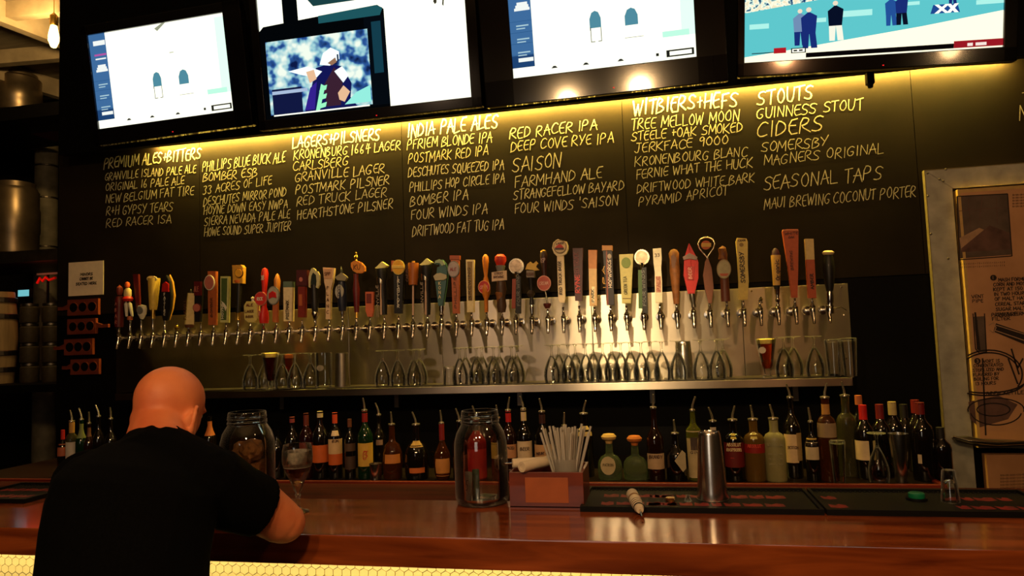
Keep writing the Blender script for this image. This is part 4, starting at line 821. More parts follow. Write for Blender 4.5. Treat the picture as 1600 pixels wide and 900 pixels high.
a.plate('tap_handle',[(1024,473),(1035,473),(1034.5,440),(1033,420),(1034,405),(1033,388),(1020,389),(1021,410),(1023,425),(1023,445)],C(240,228,196),9,0,.8); a.plate('pink_print',[(1025,457),(1033,457),(1032.5,432),(1024.5,432)],C(206,150,120),1,5.2); a.txt('PALE',1032,455,22,5,C(150,70,60),6.4,True); a.txt('33',1023,402,8,5,brown,5.4)
a = Tap(40, 480, 'brown carved wooden tap handle shaped like a knotty branch')
a.rod('tap_handle',1057,475,1052,389,[(0,0),(4.5,0),(5.5,.2),(7,.4),(8,.6),(7,.8),(8,.92),(5,.98),(0,1)],WOODH,14); a.rod('branch_stub',1055,427,1063,422,[(0,0),(2.6,0),(2,.8),(0,1)],WOODH,10); a.plate('carved_face',[(1050,420),(1055,420),(1057,404),(1053,396),(1048,402)],C(110,64,30),5,5,.8)
a = Tap(41, 478, 'bright red pointed tap handle, like a small tower with grey collar')
a.plate('tap_handle',[(1075,459),(1085,459),(1091,435),(1091,410),(1089,404),(1077,381),(1076,381),(1069,404),(1068,430)],C(200,22,20),10,0,1.2); a.plate('grey_collar',[(1066.5,402),(1068,407),(1077,404.5),(1088,407),(1089.5,402),(1077,396)],C(150,120,110),4,5); a.plate('sunk_panel',[(1073,438),(1084,438),(1086,416),(1071,416)],C(176,20,20),2,5.4,.6); a.txt('BEER',1081,436,18,5,C(226,160,140),7,True); a.rod('grey_neck',1084,480,1081,459,[(0,0),(3.4,0),(3,.3),(4.6,.6),(4,1),(0,1)],DKSTEEL)
a = Tap(42, 478, 'tap handle with silver teardrop loop around an orange badge')
a.plate('tap_handle',[(1107,474),(1112,474),(1115,450),(1112,420),(1106,402),(1102,408),(1098.5,430),(1101,450)],C(130,74,46),6,0,1); a.rod('silver_spine',1109,474,1104,402,[(0,0),(2,0),(2.6,.4),(2.6,.8),(1.2,1),(0,1)],SILV)
pts = [(1106,404),(1100,397),(1093,389),(1090.5,381),(1094,374),(1100,371.5),(1107,371.5),(1113,374),(1116.5,381),(1114,389),(1109,396),(1104,404)]
q = [a.L(*p_) for p_ in pts]
for v in q: v.y = -.006
a.put('teardrop_loop', tube(q, 1.3*a.m, 10), SILV, True); a.disc('orange_badge',1103,383,7.5,7,C(190,84,26),3,0); a.rect('badge_plate',1096,1111,380,386,C(214,170,70),1,2.4)
a = Tap(43, 480, 'brown carved tap handle with pale oval badge, next to the silver teardrop one')
a.rod('tap_handle',1134,471,1130,384,[(0,0),(7,0),(6.6,.4),(6,.6),(6.5,.85),(4.6,.97),(0,1)],C(96,46,30),16,.8); a.disc('badge',1130.5,421,9.8,13.4,C(176,166,130),3,6,C(150,130,90)); a.plate('red_patch',[(1123,428),(1138,428),(1135,432),(1126,432)],C(190,90,60),1,8.6); a.rod('carved_top',1128.5,405,1128,384.5,[(0,0),(6,0),(5,.4),(6,.8),(0,1)],WOODH,12)
a = Tap(44, 476, 'golden cream tap handle with large vertical dark lettering, wide and flat')
a.plate('tap_handle',[(1154.5,468),(1168,468),(1169.5,440),(1168,415),(1168,378),(1166,373),(1151.5,372),(1149.5,378),(1152,405),(1154,440)],C(220,196,110),8,0,1); a.txt('SOMERSBY',1164,442,48,6.4,C(52,40,22),5,True,1.4); a.disc('emblem',1158,383,3.4,3,C(150,120,60),1,4.6); a.txt('CIDER',1153,378,11,3,C(80,60,30),5)
a = Tap(45, 470, 'bare tap without a handle, right part of the row'); a.rod('tap_cap',1189,474,1189,463,[(0,0),(3,0),(2,.3),(3.4,.6),(0,1)],FCH)
a = Tap(46, 470, 'short cream cylinder tap handle with purple top and dark vertical word')
a.rod('tap_handle',1213.5,446,1212,399,[(0,0),(5.4,0),(7.4,1),(0,1)],C(222,176,96)); a.rod('purple_top',1212,399,1211,388,[(0,0),(6.4,0),(5,.7),(2,1),(0,1)],purple); a.txt('Organic',1217.5,438,32,6,C(50,24,20),7.6,True,1.2); a.rod('black_band',1214,453,1213.5,446,[(0,0),(4,0),(5,1),(0,1)],black); a.rod('chrome_neck',1215.5,478,1214,452,[(0,0),(3,0),(2.2,.15),(4,.35),(2.4,.5),(3.6,.75),(4.6,1),(0,1)],FCH)
a = Tap(47, 470, 'tallest tap handle, terracotta, flaring wide at the top')
a.plate('tap_handle',[(1236.5,465),(1245.5,465),(1246.5,420),(1247,361),(1241,358.5),(1228,358.5),(1222,362),(1231,420)],C(186,84,44),8,0,.8); a.plate('rim_top',[(1222,362),(1247,361.5),(1246,358.5),(1223,359)],C(206,130,90),9,0); a.txt('WHITE',1225,368,20,4,C(80,30,20),5); a.txt('OAK',1231,373,9,3,C(80,30,20),5); a.txt('BREWING',1239,422,30,4,C(90,34,20),5,True)
a = Tap(48, 472, 'rectangular tap handle, cream above and terracotta below, near the right end')
a.rect('tap_handle',1262.5,1275,406,466,C(180,80,44),8,0,1259,1272); a.rect('cream_top',1259,1272,373.5,406,C(214,190,130),8,0,1257,1270.5); a.txt('AMBER',1271,452,24,4.6,C(60,24,18),5,True,1.2)
a = Tap(49, 490, 'thick black tap handle with pale mushroom top, last at the right end')
a.rod('tap_handle',1296.5,455,1294,398,[(0,0),(5,0),(7,.2),(9,.6),(8,.9),(6,1),(0,1)],C(14,13,13)); a.rod('pale_top',1294,400,1294,391,[(0,0),(4,0),(8,.3),(9,.6),(6,.9),(0,1)],C(214,190,150),flat=1); a.rod('chrome_collar',1297,490,1296.5,454,[(0,0),(6,0),(6,.3),(4.6,.4),(5.6,.5),(5.6,.8),(4.6,1),(0,1)],FCH)
a.put('side_arm', tube([a.L(1300,482)+Vector((0,.05,0)),a.L(1314,480),a.L(1323,485)], .003, 8), FCH, True)

# ------------------------------------------------------------------ glasses on the steel shelf
def copy_tree(o, parent=None):
    c = o.copy(); COL.objects.link(c)
    if parent: c.parent = parent
    for ch in list(o.children): copy_tree(ch, c)
    return c
ZG = ZS + .0016
def goblet_bowl(r=.040, hb=.105, t=.0016):      # upside down: mouth at z=0
    out = [(r*.88,0),(r*.97,hb*.13),(r,hb*.27),(r*.96,hb*.40),(r*.84,hb*.55),(r*.66,hb*.70),(r*.46,hb*.83),(r*.27,hb*.94),(r*.14,hb)]
    inn = [(rr_-t if rr_ > t*2 else .0006, z-(t*1.0 if z > 0 else 0)) for rr_, z in out][::-1]
    return out, inn
def make_goblet(x, y, label, group, Hh=.184, r=.0410):
    t = empty('beer_goblet', (x, y, ZG), label, 'glass', group)
    hb = Hh*.74; out, inn = goblet_bowl(r, hb)
    link('bowl', lathe(out+[(0,hb)]+[(0,hb-.004)]+inn[1:]+[out[0]], 28), GLASS, t, smooth=True)
    link('stem', lathe([(0,hb-.0005),(r*.18,hb),(.0052,hb+Hh*.04),(.0045,hb+Hh*.12),(.006,Hh*.94),(.010,Hh*.965),(0,Hh*.965)], 16), GLASS, t, smooth=True)
    link('foot', lathe([(0,Hh*.965),(.010,Hh*.966),(r*.75,Hh*.985),(r*.86,Hh*.99),(r*.86,Hh),(0,Hh)], 28), GLASS, t, smooth=True)
    return t
g0 = None
def place_goblet(px, row, label, group='upturned stemmed glasses on the steel shelf', sc=1):
    global g0
    Y = (3.405, 3.50, 3.585)[row]; x = XatZ(px, Y, ZG+.05)
    if g0 is None: g0 = make_goblet(x, Y, label, group); o = g0
    else: o = copy_tree(g0); o.location = (x, Y, ZG); o['label'] = label; o['group'] = group
    o.scale = (sc,sc,sc); return o
base = 'upturned stemmed glass on the shelf, '
gl = [(391,0,'leftmost of all, left of the dark beer'),(441,0,'just right of the glass of dark beer'),(461,0,'second right of the glass of dark beer'),(485,0,'last before the etched pint glass on the left'),
 (414,1,'standing behind the glass of dark beer on the left'),
 (598,0,'first of the four left of the short tumbler'),(622,0,'second of the four left of the short tumbler'),(647,0,'third of the four left of the short tumbler'),(656,1,'rearmost of the four left of the short tumbler'),
 (719,0,'first in the front row right of the short tumbler'),(745,0,'second in the front row right of the short tumbler'),(772,0,'third in the front row right of the short tumbler'),(800,0,'fourth in the front row right of the short tumbler'),
 (728,1,'behind the first glass right of the short tumbler'),(754,1,'behind the second glass right of the short tumbler'),(781,1,'behind the third glass right of the short tumbler'),(808,1,'behind the fourth glass right of the short tumbler'),
 (863,0,'first of the long brightly lit cluster in the middle'),(889,0,'second of the long brightly lit cluster in the middle'),(916,0,'third of the long brightly lit cluster in the middle'),(943,0,'fourth of the long brightly lit cluster in the middle'),(971,0,'fifth of the long brightly lit cluster in the middle'),(1003,0,'sixth of the long brightly lit cluster in the middle'),(1035,0,'last of the lit cluster, left of the steel tumbler'),
 (874,1,'rear row, behind the first lit glass'),(900,1,'rear row, behind the second lit glass'),(928,1,'rear row, behind the third lit glass'),(957,1,'rear row, behind the fourth lit glass'),(986,1,'rear row, behind the fifth lit glass'),(1018,1,'rear row, behind the sixth lit glass'),
 (1060,0,'half in front of the steel tumbler'),
 (1096,0,'first after the steel tumbler'),(1121,0,'second after the steel tumbler'),(1131,1,'behind the second glass after the steel tumbler'),
 (1226,0,'just right of the red beer with the white emblem'),(1241,1,'behind and right of the one beside the red beer'),(1274,0,'standing alone between the red beer and the tumblers')]
for px, row, lb in gl: place_goblet(px, row, base+lb)
def pint(px, Y, toppx, wt, wb, label, liquid=None, foamc=None, footed=False, upturned=False, name='beer_glass', z=None, group=None, stand=None):
    z = ZG if z is None else z; x = XatZ(px, Y, z+.05); s = mpp(px, 570, Y); h = (P(px, toppx, Y).z - z)
    rt, rb = wt*s/2, wb*s/2; t = empty(name, (x, Y, z), label, 'glass', group); w_ = .0018
    if upturned: rt, rb = rb, rt
    f0 = h*.22 if footed else 0
    if footed:
        out = [(0,0),(rb*1.15,0),(rb*1.15,.004),(rb*.7,.010),(rb*.62,f0*.55),(rb*.8,f0)] + [(rb+(rt-rb)*k_, f0+(h-f0)*k_) for k_ in (.12,.35,.7,1)]
        inn = [(rt-w_, h),(rb+(rt-rb)*.7-w_, f0+(h-f0)*.7),(rb+(rt-rb)*.35-w_, f0+(h-f0)*.35),(rb-w_,f0+(h-f0)*.1),(rb*.5,f0+.004),(0,f0+.003)]
    elif upturned:
        out = [(0,h),(rt*.9,h),(rt,h-.004),(rb,0)]; inn = [(rb-w_,0),(rt-w_,h-.012),(0,h-.012)]
    else:
        out = [(0,0),(rb*.95,0),(rb,.004)] + [(rb+(rt-rb)*k_, h*k_) for k_ in (.3,.6,1)]; inn = [(rt-w_,h),(rb+(rt-rb)*.3-w_,h*.3),(rb-w_,.012),(0,.012)]
    link('glass_wall', lathe(out+inn, 28), GLASS, t, smooth=True)
    if liquid:
        zb_ = f0+.004 if footed else .013; ft = h*.87
        def ri(zz): 
            k_ = (zz-f0)/(h-f0) if footed else zz/h
            return max(.004, rb+(rt-rb)*max(0,k_)-w_*1.6)
        link('beer', lathe([(0,zb_),(ri(zb_)*.6,zb_),(ri(zb_+.01),zb_+.01),(ri((zb_+ft)/2),(zb_+ft)/2),(ri(ft),ft),(0,ft)], 28), liquid, t, smooth=True)
        link('foam', lathe([(0,ft+.0003),(ri(ft)*.99,ft+.0003),(ri(h*.98),h*.98),(ri(h*.98)*.8,h*1.0),(0,h*1.0)], 28), foamc, t, smooth=True)
    return t
FOAM = mat('beer_foam', (240,216,130), .8, noise=.1, scale=150, bump=.3)
DKBEER = mat('dark_amber_beer', (110,20,8), .06, trans=.9, noise=0, ior=1.33); RDBEER = mat('red_amber_beer', (196,70,14), .05, trans=.9, noise=0, ior=1.33)
pint(423,3.372,551,27,12,'glass of dark beer with pale foam on the steel shelf, left part',DKBEER,FOAM,footed=True)
pint(452,3.555,553,22,12,'glass of amber beer half hidden behind the upturned glasses, left part of the steel shelf',RDBEER,mat('amber_foam',(170,90,40),.8,noise=.1),footed=True)
t = pint(1199,3.40,529,31,15,'glass of red beer with white round emblem on the steel shelf, right part',RDBEER,FOAM,footed=True)
s = mpp(1199,560,3.4); o = link('white_emblem', prism(ell(-8*s,.128,5.5*s,5*s,20), -.0440, -.0430), mat('emblem_white',(226,216,196),.6,noise=.05), t); o.location.y = .004
t = pint(506,3.40,551,26,24,'clear pint glass with etched round emblem, right of the upturned glasses on the left')
link('etched_emblem', prism(ell(0,.105,.020,.015,20), -.0405, -.0400), mat('etched_white',(150,140,120),.8,noise=.1), t).location.y = .001
pint(703,3.42,572,22,19,'short clear tumbler on the steel shelf, before the cluster of four by the blue-grey patch',upturned=True)
pint(1303,3.43,530,19,24,'left one of the two tall upturned tumblers at the right end of the shelf',upturned=True)
pint(1328,3.41,528,18,24,'right one of the two tall upturned tumblers, at the very end of the shelf',upturned=True)
def tin(px, Y, ytop, z, wt, wb, label, name='steel_tumbler', m=None):
    x = XatZ(px, Y, z+.05); s = mpp(px, ytop, Y); h = P(px, ytop, Y).z - z; rt, rb = wt*s/2, wb*s/2
    t = empty(name, (x, Y, z), label, 'shaker')
    if wb > wt: pr = [(rb-.001,0),(rb,.0),(rb,.004),(rt,h-.008),(rt*.96,h-.003),(rt*.9,h),(rt*.86,h-.003),(0,h-.003)]; pr += [(0,h-.006),(rt*.85,h-.007),(rb-.002,.004),(rb-.001,0)]
    else: pr = [(0,0),(rb*.9,0),(rb,.004),(rt,h),(rt-.0012,h),(rb-.0014,.006),(0,.006)]
    link('tumbler_body', lathe(pr, 36), m or CHROME, t, smooth=True)
    link('rolled_rim', lathe([(max(rt,rb)-.001,0 if wb>wt else h-.003),(max(rt,rb)+.0008,.0008 if wb>wt else h-.002),(max(rt,rb)+.0008,.0025 if wb>wt else h),(max(rt,rb)-.001,.003 if wb>wt else h)], 36), m or CHROME, t, smooth=True)
    return t
SHK = mat('polished_tin', (224,220,212), .24, metal=1, noise=.06, scale=3)
tin(1069,3.50,533,ZG,23,29,'upturned steel tumbler standing among the glasses on the shelf', m=SHK)
tin(535,3.50,551,ZG,20,24,'upturned dull steel tumbler right of the etched pint glass', m=DKSTEEL)

# ------------------------------------------------------------------ bottles on the back counter
ZK = ZC-.008
DG = mat('dark_bottle_glass', (16,12,8), .06, noise=0, coat=.5, spec=.8); GG = mat('green_bottle_glass', (14,40,18), .05, noise=0, coat=.5)
AMB = mat('amber_spirit', (112,58,16), .04, trans=.75, noise=0, ior=1.4); OLV = mat('olive_clear_glass', (120,116,74), .08, trans=.8, noise=0, ior=1.4)
FRO = mat('frosted_cream_glass', (150,144,98), .45, noise=.08); GCL = mat('green_tinted_clear_glass', (176,200,150), .03, trans=.9, noise=0)
RDG = mat('dark_red_spirit', (34,7,7), .08, noise=0, coat=.5); BRW = mat('brown_spirit', (34,15,6), .05, noise=0, coat=.6)
SHP = {  # radius fraction, height fraction
 'std': [(0,0),(.92,0),(1,.02),(1,.60),(.93,.66),(.62,.74),(.36,.80),(.32,.86),(.32,.97),(.36,.98),(.36,1),(0,1)],
 'wine': [(0,0),(.92,0),(1,.02),(1,.62),(.90,.69),(.55,.75),(.38,.80),(.36,.97),(.40,.98),(.40,1),(0,1)],
 'cone': [(0,0),(.94,0),(1,.02),(.98,.50),(.92,.60),(.5,.70),(.34,.76),(.32,.97),(.36,1),(0,1)],
 'squat': [(0,0),(.86,0),(.96,.04),(1,.30),(.94,.50),(.70,.64),(.36,.70),(.30,.76),(.28,1),(0,1)],
 'round': [(0,0),(.7,0),(.92,.08),(1,.28),(.9,.46),(.5,.60),(.30,.68),(.26,.97),(.30,1),(0,1)],
 'taper': [(0,0),(.84,0),(.88,.02),(1,.70),(.95,.74),(.5,.80),(.34,.85),(.32,.98),(.36,1),(0,1)],
 'vodka': [(0,0),(.95,0),(1,.02),(1,.66),(.96,.71),(.80,.76),(.44,.80),(.40,.84),(.42,.98),(.44,1),(0,1)],
}
def rad_at(shape, f):
    pr = SHP[shape][1:-1]
    for (r0,f0),(r1,f1) in zip(pr, pr[1:]):
        if f0 <= f <= f1: return r0+(r1-r0)*((f-f0)/(f1-f0) if f1 > f0 else 0)
    return pr[-1][0]
ML = {}
def lm(c): return mat('label_%d_%d_%d' % c, c, .6, noise=.10, scale=25)
def bottle(px, ytop, w_, shape, m, label, neck=None, pour=True, labels=(), text=None, Y=3.03, sy=1, cork=None, group=None, cat='bottle', name='liquor_bottle', pt=0, neckh=16):
    z = ZK; s = mpp(px, 700, Y); x = XatZ(px, Y, z+.12); r_ = w_*s/2; h = P(px, ytop, Y).z - z
    t = empty(name, (x, Y, z), label, cat, group); pass
    link('bottle_glass', lathe([(a_*r_, b_*h) for a_, b_ in SHP[shape]], 28, sy=sy), m, t, smooth=True)
    def zf(y): return (P(px, y, Y).z - z)/h
    for L_ in labels:
        y0, y1, c = L_[:3]; ang = L_[3] if len(L_) > 3 else 70; rot = L_[4] if len(L_) > 4 else 0
        f1, f0 = zf(y0), max(.01, zf(y1)); bm = bmesh.new(); n = 12; cx = math.atan2(-Y, -x)+0
        va = []
        for fz in [f0+(f1-f0)*q_/3 for q_ in range(4)]:
            rr_ = rad_at(shape, min(fz,.97))*r_ + .0006
            va.append([bm.verts.new((rr_*math.cos(cx+R(rot)+R(ang)*(2*i/n-1)), rr_*sy*math.sin(cx+R(rot)+R(ang)*(2*i/n-1)), fz*h)) for i in range(n+1)])
        for A_, B_ in zip(va, va[1:]):
            for i in range(n): bm.faces.new((A_[i], A_[i+1], B_[i+1], B_[i]))
        link('paper_label', bm, lm(c), t, smooth=True)
    if text:
        for (st, y, wp, hp, c) in text:
            ff = zf(y); rr_ = rad_at(shape, ff)*r_*sy; d = Vector((-x, -Y, 0)).normalized(); ux = Vector((-d.y, d.x, 0)); 
            if ux.x < 0: ux = -ux
            bm = bmesh.new(); letters(bm, st, d*(rr_+.0016) - ux*(wp*s/2) + Vector((0,0,ff*h)), ux, Vector((0,0,1)), wp*s, hp*s, .85*s, .03, nrm=d, proud=.0003); link('lettering', bm, lm(c), t, mats='keep')
    nr = rad_at(shape,.97)*r_
    if neck:
        f0 = 1-neckh*s/h; rr_ = max(rad_at(shape, max(f0,.86)), rad_at(shape,.97))*r_+.0012
        link('neck_seal', lathe([(rr_,f0*h),(rr_,h+.001),(0,h+.0015)], 20), lm(neck), t, smooth=True)
    if cork:
        link('cork_stopper', lathe([(0,h),(nr*.9,h+.001),(nr*1.1,h+.012),(nr*2.0,h+.020),(nr*2.2,h+.030),(nr*1.6,h+.040),(0,h+.043)], 20), lm(cork), t, smooth=True)
    if pour:
        a_ = pt or random.uniform(-.25,.25)
        link('pourer_collar', lathe([(nr*.9,h+.001),(nr*1.25,h+.004),(nr*1.2,h+.009),(.004,h+.012),(0,h+.012)], 16), POUR, t, smooth=True)
        link('pourer_spout', tube([(0,0,h+.010),(a_*.01,-.001,h+.028),(a_*.04,-.004,h+.048),(a_*.06,-.007,h+.062)], [.0052,.0044,.0038,.0034], 10), POUR, t, smooth=True)
    return t
LB = 'liquor bottles along the back counter'
tan, crm, org, rd, yl = (206,150,96), (226,200,160), (206,96,36), (190,30,26), (214,170,70)
# far left, beyond the man's shoulder
bottle(98,672,15,'std',DG,'dark bottle with red neck, first at the left end behind the man',rd,False,[(693,712,(170,90,60))],group=LB)
bottle(112,660,17,'vodka',OLV,'pale clear bottle with amber neck, beyond the man\'s left shoulder',(190,140,70),True,[(690,730,(200,190,180))],group=LB)
bottle(127,657,17,'std',GG,'green bottle with pale green label beyond the man\'s left shoulder',None,True,[(662,684,(120,130,80))],group=LB)
bottle(139,663,15,'std',BRW,'slim brown bottle third from the man\'s left shoulder',None,True,[(668,682,(110,70,50))],group=LB)
bottle(154,652,17,'std',DG,'tall dark bottle second from the man\'s left shoulder',None,True,group=LB)
bottle(173,656,17,'std',DG,'dark bottle hugging the man\'s left shoulder, only its pourer bright',None,True,group=LB)
bottle(328,650,20,'std',DG,'dark bottle with tan neck label between the man\'s ear and the jar',None,False,[(658,680,(196,110,50))],group=LB)
bottle(433,672,21,'std',DG,'low dark bottle right beside the left glass jar',None,False,group=LB)
bottle(457,652,22,'std',DG,'dark bottle with small pink cap behind the beer goblet',(150,60,60),False,group=LB,neckh=8)
bottle(479,646,23,'std',RDG,'dark bottle with banded reddish neck, behind the goblet rim',(110,40,28),False,[(690,715,(120,50,34))],group=LB,neckh=26)
bottle(501,643,26,'std',DG,'dark bottle with cream stopper and square orange label',(214,196,150),False,[(694,721,org)],group=LB,neckh=9)
bottle(524,645,22,'std',DG,'bottle with orange capsule and label half cream, half orange',(216,76,34),False,[(685,708,(216,180,130)),(708,725,org),(672,680,crm,35)],text=[('RUM',690,9,4,(90,60,40))],group=LB)
bottle(547,655,17,'std',DG,'slim dark bottle with faint brown labels between orange and green shouldered ones',(110,60,36),False,[(692,704,(84,60,44)),(712,732,(70,50,40))],group=LB,neckh=12)
bottle(571,643,24,'std',GG,'green shouldered bottle with red neck and yellow label bearing red letters',(150,20,22),True,[(691,727,yl)],text=[('J',717,7,13,rd),('B',714,7,11,rd)],group=LB)
bottle(593,650,20,'std',DG,'dark bottle half hidden behind the steel jigger',None,True,[(686,694,(150,120,100),30)],group=LB,Y=3.12)
bottle(613,665,31,'squat',AMB,'wide dimpled amber bottle with ornate gold label and pourer',None,True,[(708,722,(206,130,60),50)],group=LB)
bottle(651,665,38,'squat',DG,'broad dark bottle with small orange label low down',None,True,[(728,736,(206,110,50),38),(688,697,(190,150,80),45)],group=LB)
bottle(691,663,27,'round',AMB,'round amber bottle with long red neck and hanging tan label',(130,20,26),True,[(715,742,(206,140,70),55)],group=LB,neckh=24)
bottle(719,660,24,'std',DG,'dark bottle behind the left edge of the front glass jar',None,True,group=LB)
bottle(745,656,31,'std',mat('deep_red_glass',(120,16,16),.1,noise=0,coat=.4),'red labelled bottle seen through the front glass jar',(40,30,26),True,[(700,745,(170,30,30))],group=LB)
bottle(779,655,24,'std',DG,'dark bottle behind the right edge of the front glass jar',None,True,[(690,715,(180,150,70))],group=LB)
bottle(796,643,24,'std',BRW,'brown bottle with bright red neck band just right of the jar',(196,24,30),True,[(693,714,(196,140,96))],text=[('SPICED',700,15,4,(70,50,40))],group=LB)
bottle(820,641,24,'std',DG,'dark bottle with cream neck band and tall cream label above the wooden box',crm,True,[(688,721,crm)],text=[('BEER',702,14,5,(70,50,40))],group=LB)
bottle(849,645,28,'std',DG,'dark bottle with square tan label above the napkin rolls',(60,20,20),True,[(693,722,(206,160,110))],text=[('MOUNT GAY',708,22,4,(70,40,30))],group=LB)
bottle(883,667,22,'std',RDG,'low dark bottle half hidden behind the left of the straws',None,True,[(698,716,(120,40,34))],group=LB)
bottle(914,648,27,'vodka',DG,'bottle with cream neck label directly behind the white straws',None,True,[(665,680,(206,180,120),60)],group=LB,Y=3.10)
bottle(952,693,38,'squat',GCL,'squat greenish bottle with pale cork ball and round cream label',None,False,cork=(214,176,110),group=LB,sy=.6)
t = bpy.data.objects[[o.name for o in bpy.data.objects if o.get('label','').startswith('squat greenish')][0]]; s = mpp(952,720,3.03)
link('paper_label', prism(ell(-2*s,.062,11.5*s,14*s,24), -.0335, -.0325), lm((206,190,150)), t)
bm = bmesh.new(); letters(bm, 'PATRON', (-10*s,-.0340,.060), Vector((1,0,0)), Vector((0,0,1)), 16*s, 4*s, .7*s, .03); link('lettering', bm, lm((90,80,50)), t, mats='keep')
bottle(992,696,38,'squat',GCL,'squat clear bottle with orange cork ball',None,False,cork=(206,116,50),group=LB,sy=.6)
bottle(1024,639,27,'cone',BRW,'tall dark bottle with sloping shoulders and cream label, right of the cork ball pair',None,True,[(707,731,(206,176,140))],text=[('Brandy'.upper(),714,20,5,(80,50,40))],group=LB)
t = bottle(1056,679,32,'cone',DG,'dark bottle with pale diamond shaped label, left of the steel shaker',None,True,group=LB)
s = mpp(1060,720,3.03); link('diamond_label', prism([(-3*s,.085),(9*s,.040),(14*s,.055),(14*s,.115),(9*s,.128)], -.0475, -.0467), lm((190,176,140)), t)
bottle(1085,643,23,'taper',mat('yellow_green_spirit',(110,116,36),.05,trans=.5,noise=0,ior=1.4),'tall bottle with yellow green shoulders and full length cream label',None,True,[(672,745,(206,186,140),75),(682,702,(80,64,56),28)],text=[('GIN',707,12,4,(80,64,56))],group=LB)
bottle(1116,660,24,'vodka',DG,'dark bottle mostly hidden behind the tall steel shaker',None,True,[(667,674,(206,190,170),60)],group=LB)
bottle(1147,658,30,'vodka',DG,'vodka bottle with cream letters and a red feather shape on dark red',None,True,[(690,728,(110,22,20),80),(676,684,(214,190,90),18)],text=[('ABSOLUT',695,21,5,(226,200,150)),('RASPBERRI',702.5,22,4.5,(226,200,150)),('-',720,14,14,(206,60,50))],group=LB)
bottle(1179,657,31,'vodka',mat('yellowish_spirit',(120,90,36),.08,trans=.35,noise=0,ior=1.4),'yellowish bottle with red label band and round seal',None,True,[(692,706,(150,26,22),80),(674,684,(206,190,110),20)],text=[('ABSOLUT',697,20,5,(214,70,50))],group=LB)
bottle(1211,656,32,'vodka',FRO,'frosted cream coloured bottle with faint lettering',None,True,text=[('VANILIA',695,22,4.5,(150,146,110)),('III-IIII-II',708,20,2.6,(158,152,116)),('II-III-IIII',716,20,2.6,(158,152,116)),('IIII-II-III',724,20,2.6,(158,152,116))],group=LB)
bottle(1239,623,27,'std',DG,'tall dark bottle with cream label turned to the left, right of the frosted one',None,True,[(677,721,(226,196,150),48,-14),(675,718,(170,140,90),22,48)],text=[('SCOTCH',699,15,4,(90,60,40))],group=LB,Y=3.09)
bottle(1269,661,21,'std',DG,'short dark bottle with gold collar and small cream label',None,True,[(690,717,(206,186,150),62),(684,686,(196,160,80),90)],text=[('RUM',695,12,3.5,(70,50,40))],group=LB)
bottle(1294,623,28,'vodka',AMB,'bottle with tan neck label and dim square upper label',None,True,[(631,647,(190,136,70),80),(660,682,(150,126,96),75)],group=LB)
bottle(1325,620,29,'vodka',OLV,'tall rounded olive tinted bottle behind the upturned tumbler',None,True,group=LB,Y=3.12)
WB = 'wine bottles at the right end of the back counter'
def wine(px, ytop, w_, neck, labels, lab, Y=3.08, nh=22): bottle(px, ytop, w_, 'wine', DG, lab, neck, False, labels, Y=Y, group=WB, name='wine_bottle', neckh=nh)
wine(1346,618,26,(196,110,60),[],'dark wine bottle with tan cork seal, behind the bright red capped one',3.18,14)
wine(1352,633,29,(206,20,20),[(687,717,(226,200,160),50,-28),(687,717,(200,180,130),14,62)],'wine bottle with bright red capsule and cream label',3.08)
wine(1378,632,29,(120,14,20),[],'wine bottle with dull red capsule behind the upturned goblet',3.13)
wine(1398,628,30,(190,170,116),[],'wine bottle with cream capsule behind the steel tumbler',3.17,20)
wine(1415,632,28,(30,26,24),[],'black wine bottle with black capsule, left of the two red capped ones',3.30)
wine(1434,625,30,(130,14,18),[],'wine bottle with red capsule standing behind another red capped one',3.22,20)
wine(1442,629,32,(116,12,14),[(708,722,(200,180,150),10,-18)],'rightmost red capped wine bottle, with a tiny pale label',3.05,18)
wine(1471,668,28,(26,22,20),[],'low black bottle at the right end of the back counter',3.05)
# glasses and steelware on the counter
pint(1311,2.965,688,17,23,'upturned clear tumbler in front of the olive tinted bottle',upturned=True,z=ZK)
gz = copy_tree(g0); gz.location = (XatZ(1373,2.985,ZK+.05), 2.985, ZK); s_ = (P(1373,676,2.99).z-ZK)/.184; gz.scale = (s_*.9,s_*.9,s_); gz['label'] = 'upturned stemmed glass on the back counter before the wine bottles'; gz['group'] = 'upturned stemmed glasses on the back counter'; gz['category'] = 'glass'
tin(1407,3.0,677,ZK,29,17,'steel tumbler standing mouth up before the wine bottles',m=SHK)
t = tin(587,2.99,724,ZK,20,17,'small steel jigger before the dark bottles, left of the dimpled amber one',name='steel_jigger',m=SHK)

# ------------------------------------------------------------------ things on the bar
def jar(px, ytop, wpx, label, tops):
    Y = 1.945; x = XatZ(px, Y, ZT+.1); s = mpp(px, 700, Y); r_ = wpx*s/2; h = P(px, ytop, Y-.03).z - ZT
    t = empty('glass_jar', (x, Y, ZT+.0005), label, 'jar', 'large glass tip jars on the bar'); w_ = .0026
    out = [(0,.004),(r_*.5,.004),(r_*.75,0),(r_*.93,.003),(r_,.016),(r_*1.0,h*.55),(r_*.985,h*.66),(r_*.90,h*.76),(r_*.76,h*.83),(r_*.70,h*.86),(r_*.73,h*.865),(r_*.73,h*.885),(r_*.70,h*.89),(r_*.70,h*.93),(r_*.715,h*.935),(r_*.715,h*.95),(r_*.70,h*.955),(r_*.70,h*.985),(r_*.68,h)]
    inn = [(max(.001,a_-w_), max(b_, .010)) for a_, b_ in out[5:]][::-1] + [(r_-w_,.02),(r_*.85,.011),(0,.010)]
    link('jar_wall', lathe(out+inn, 40), JARG, t, smooth=True)
    link('thread', tube([(r_*.715*math.cos(a_), r_*.715*math.sin(a_), h*(.90+.035*a_/(2*PI))) for a_ in [i*PI/12 for i in range(25)]], .0016, 8), JARG, t, smooth=True)
    return t, r_, h, x, Y
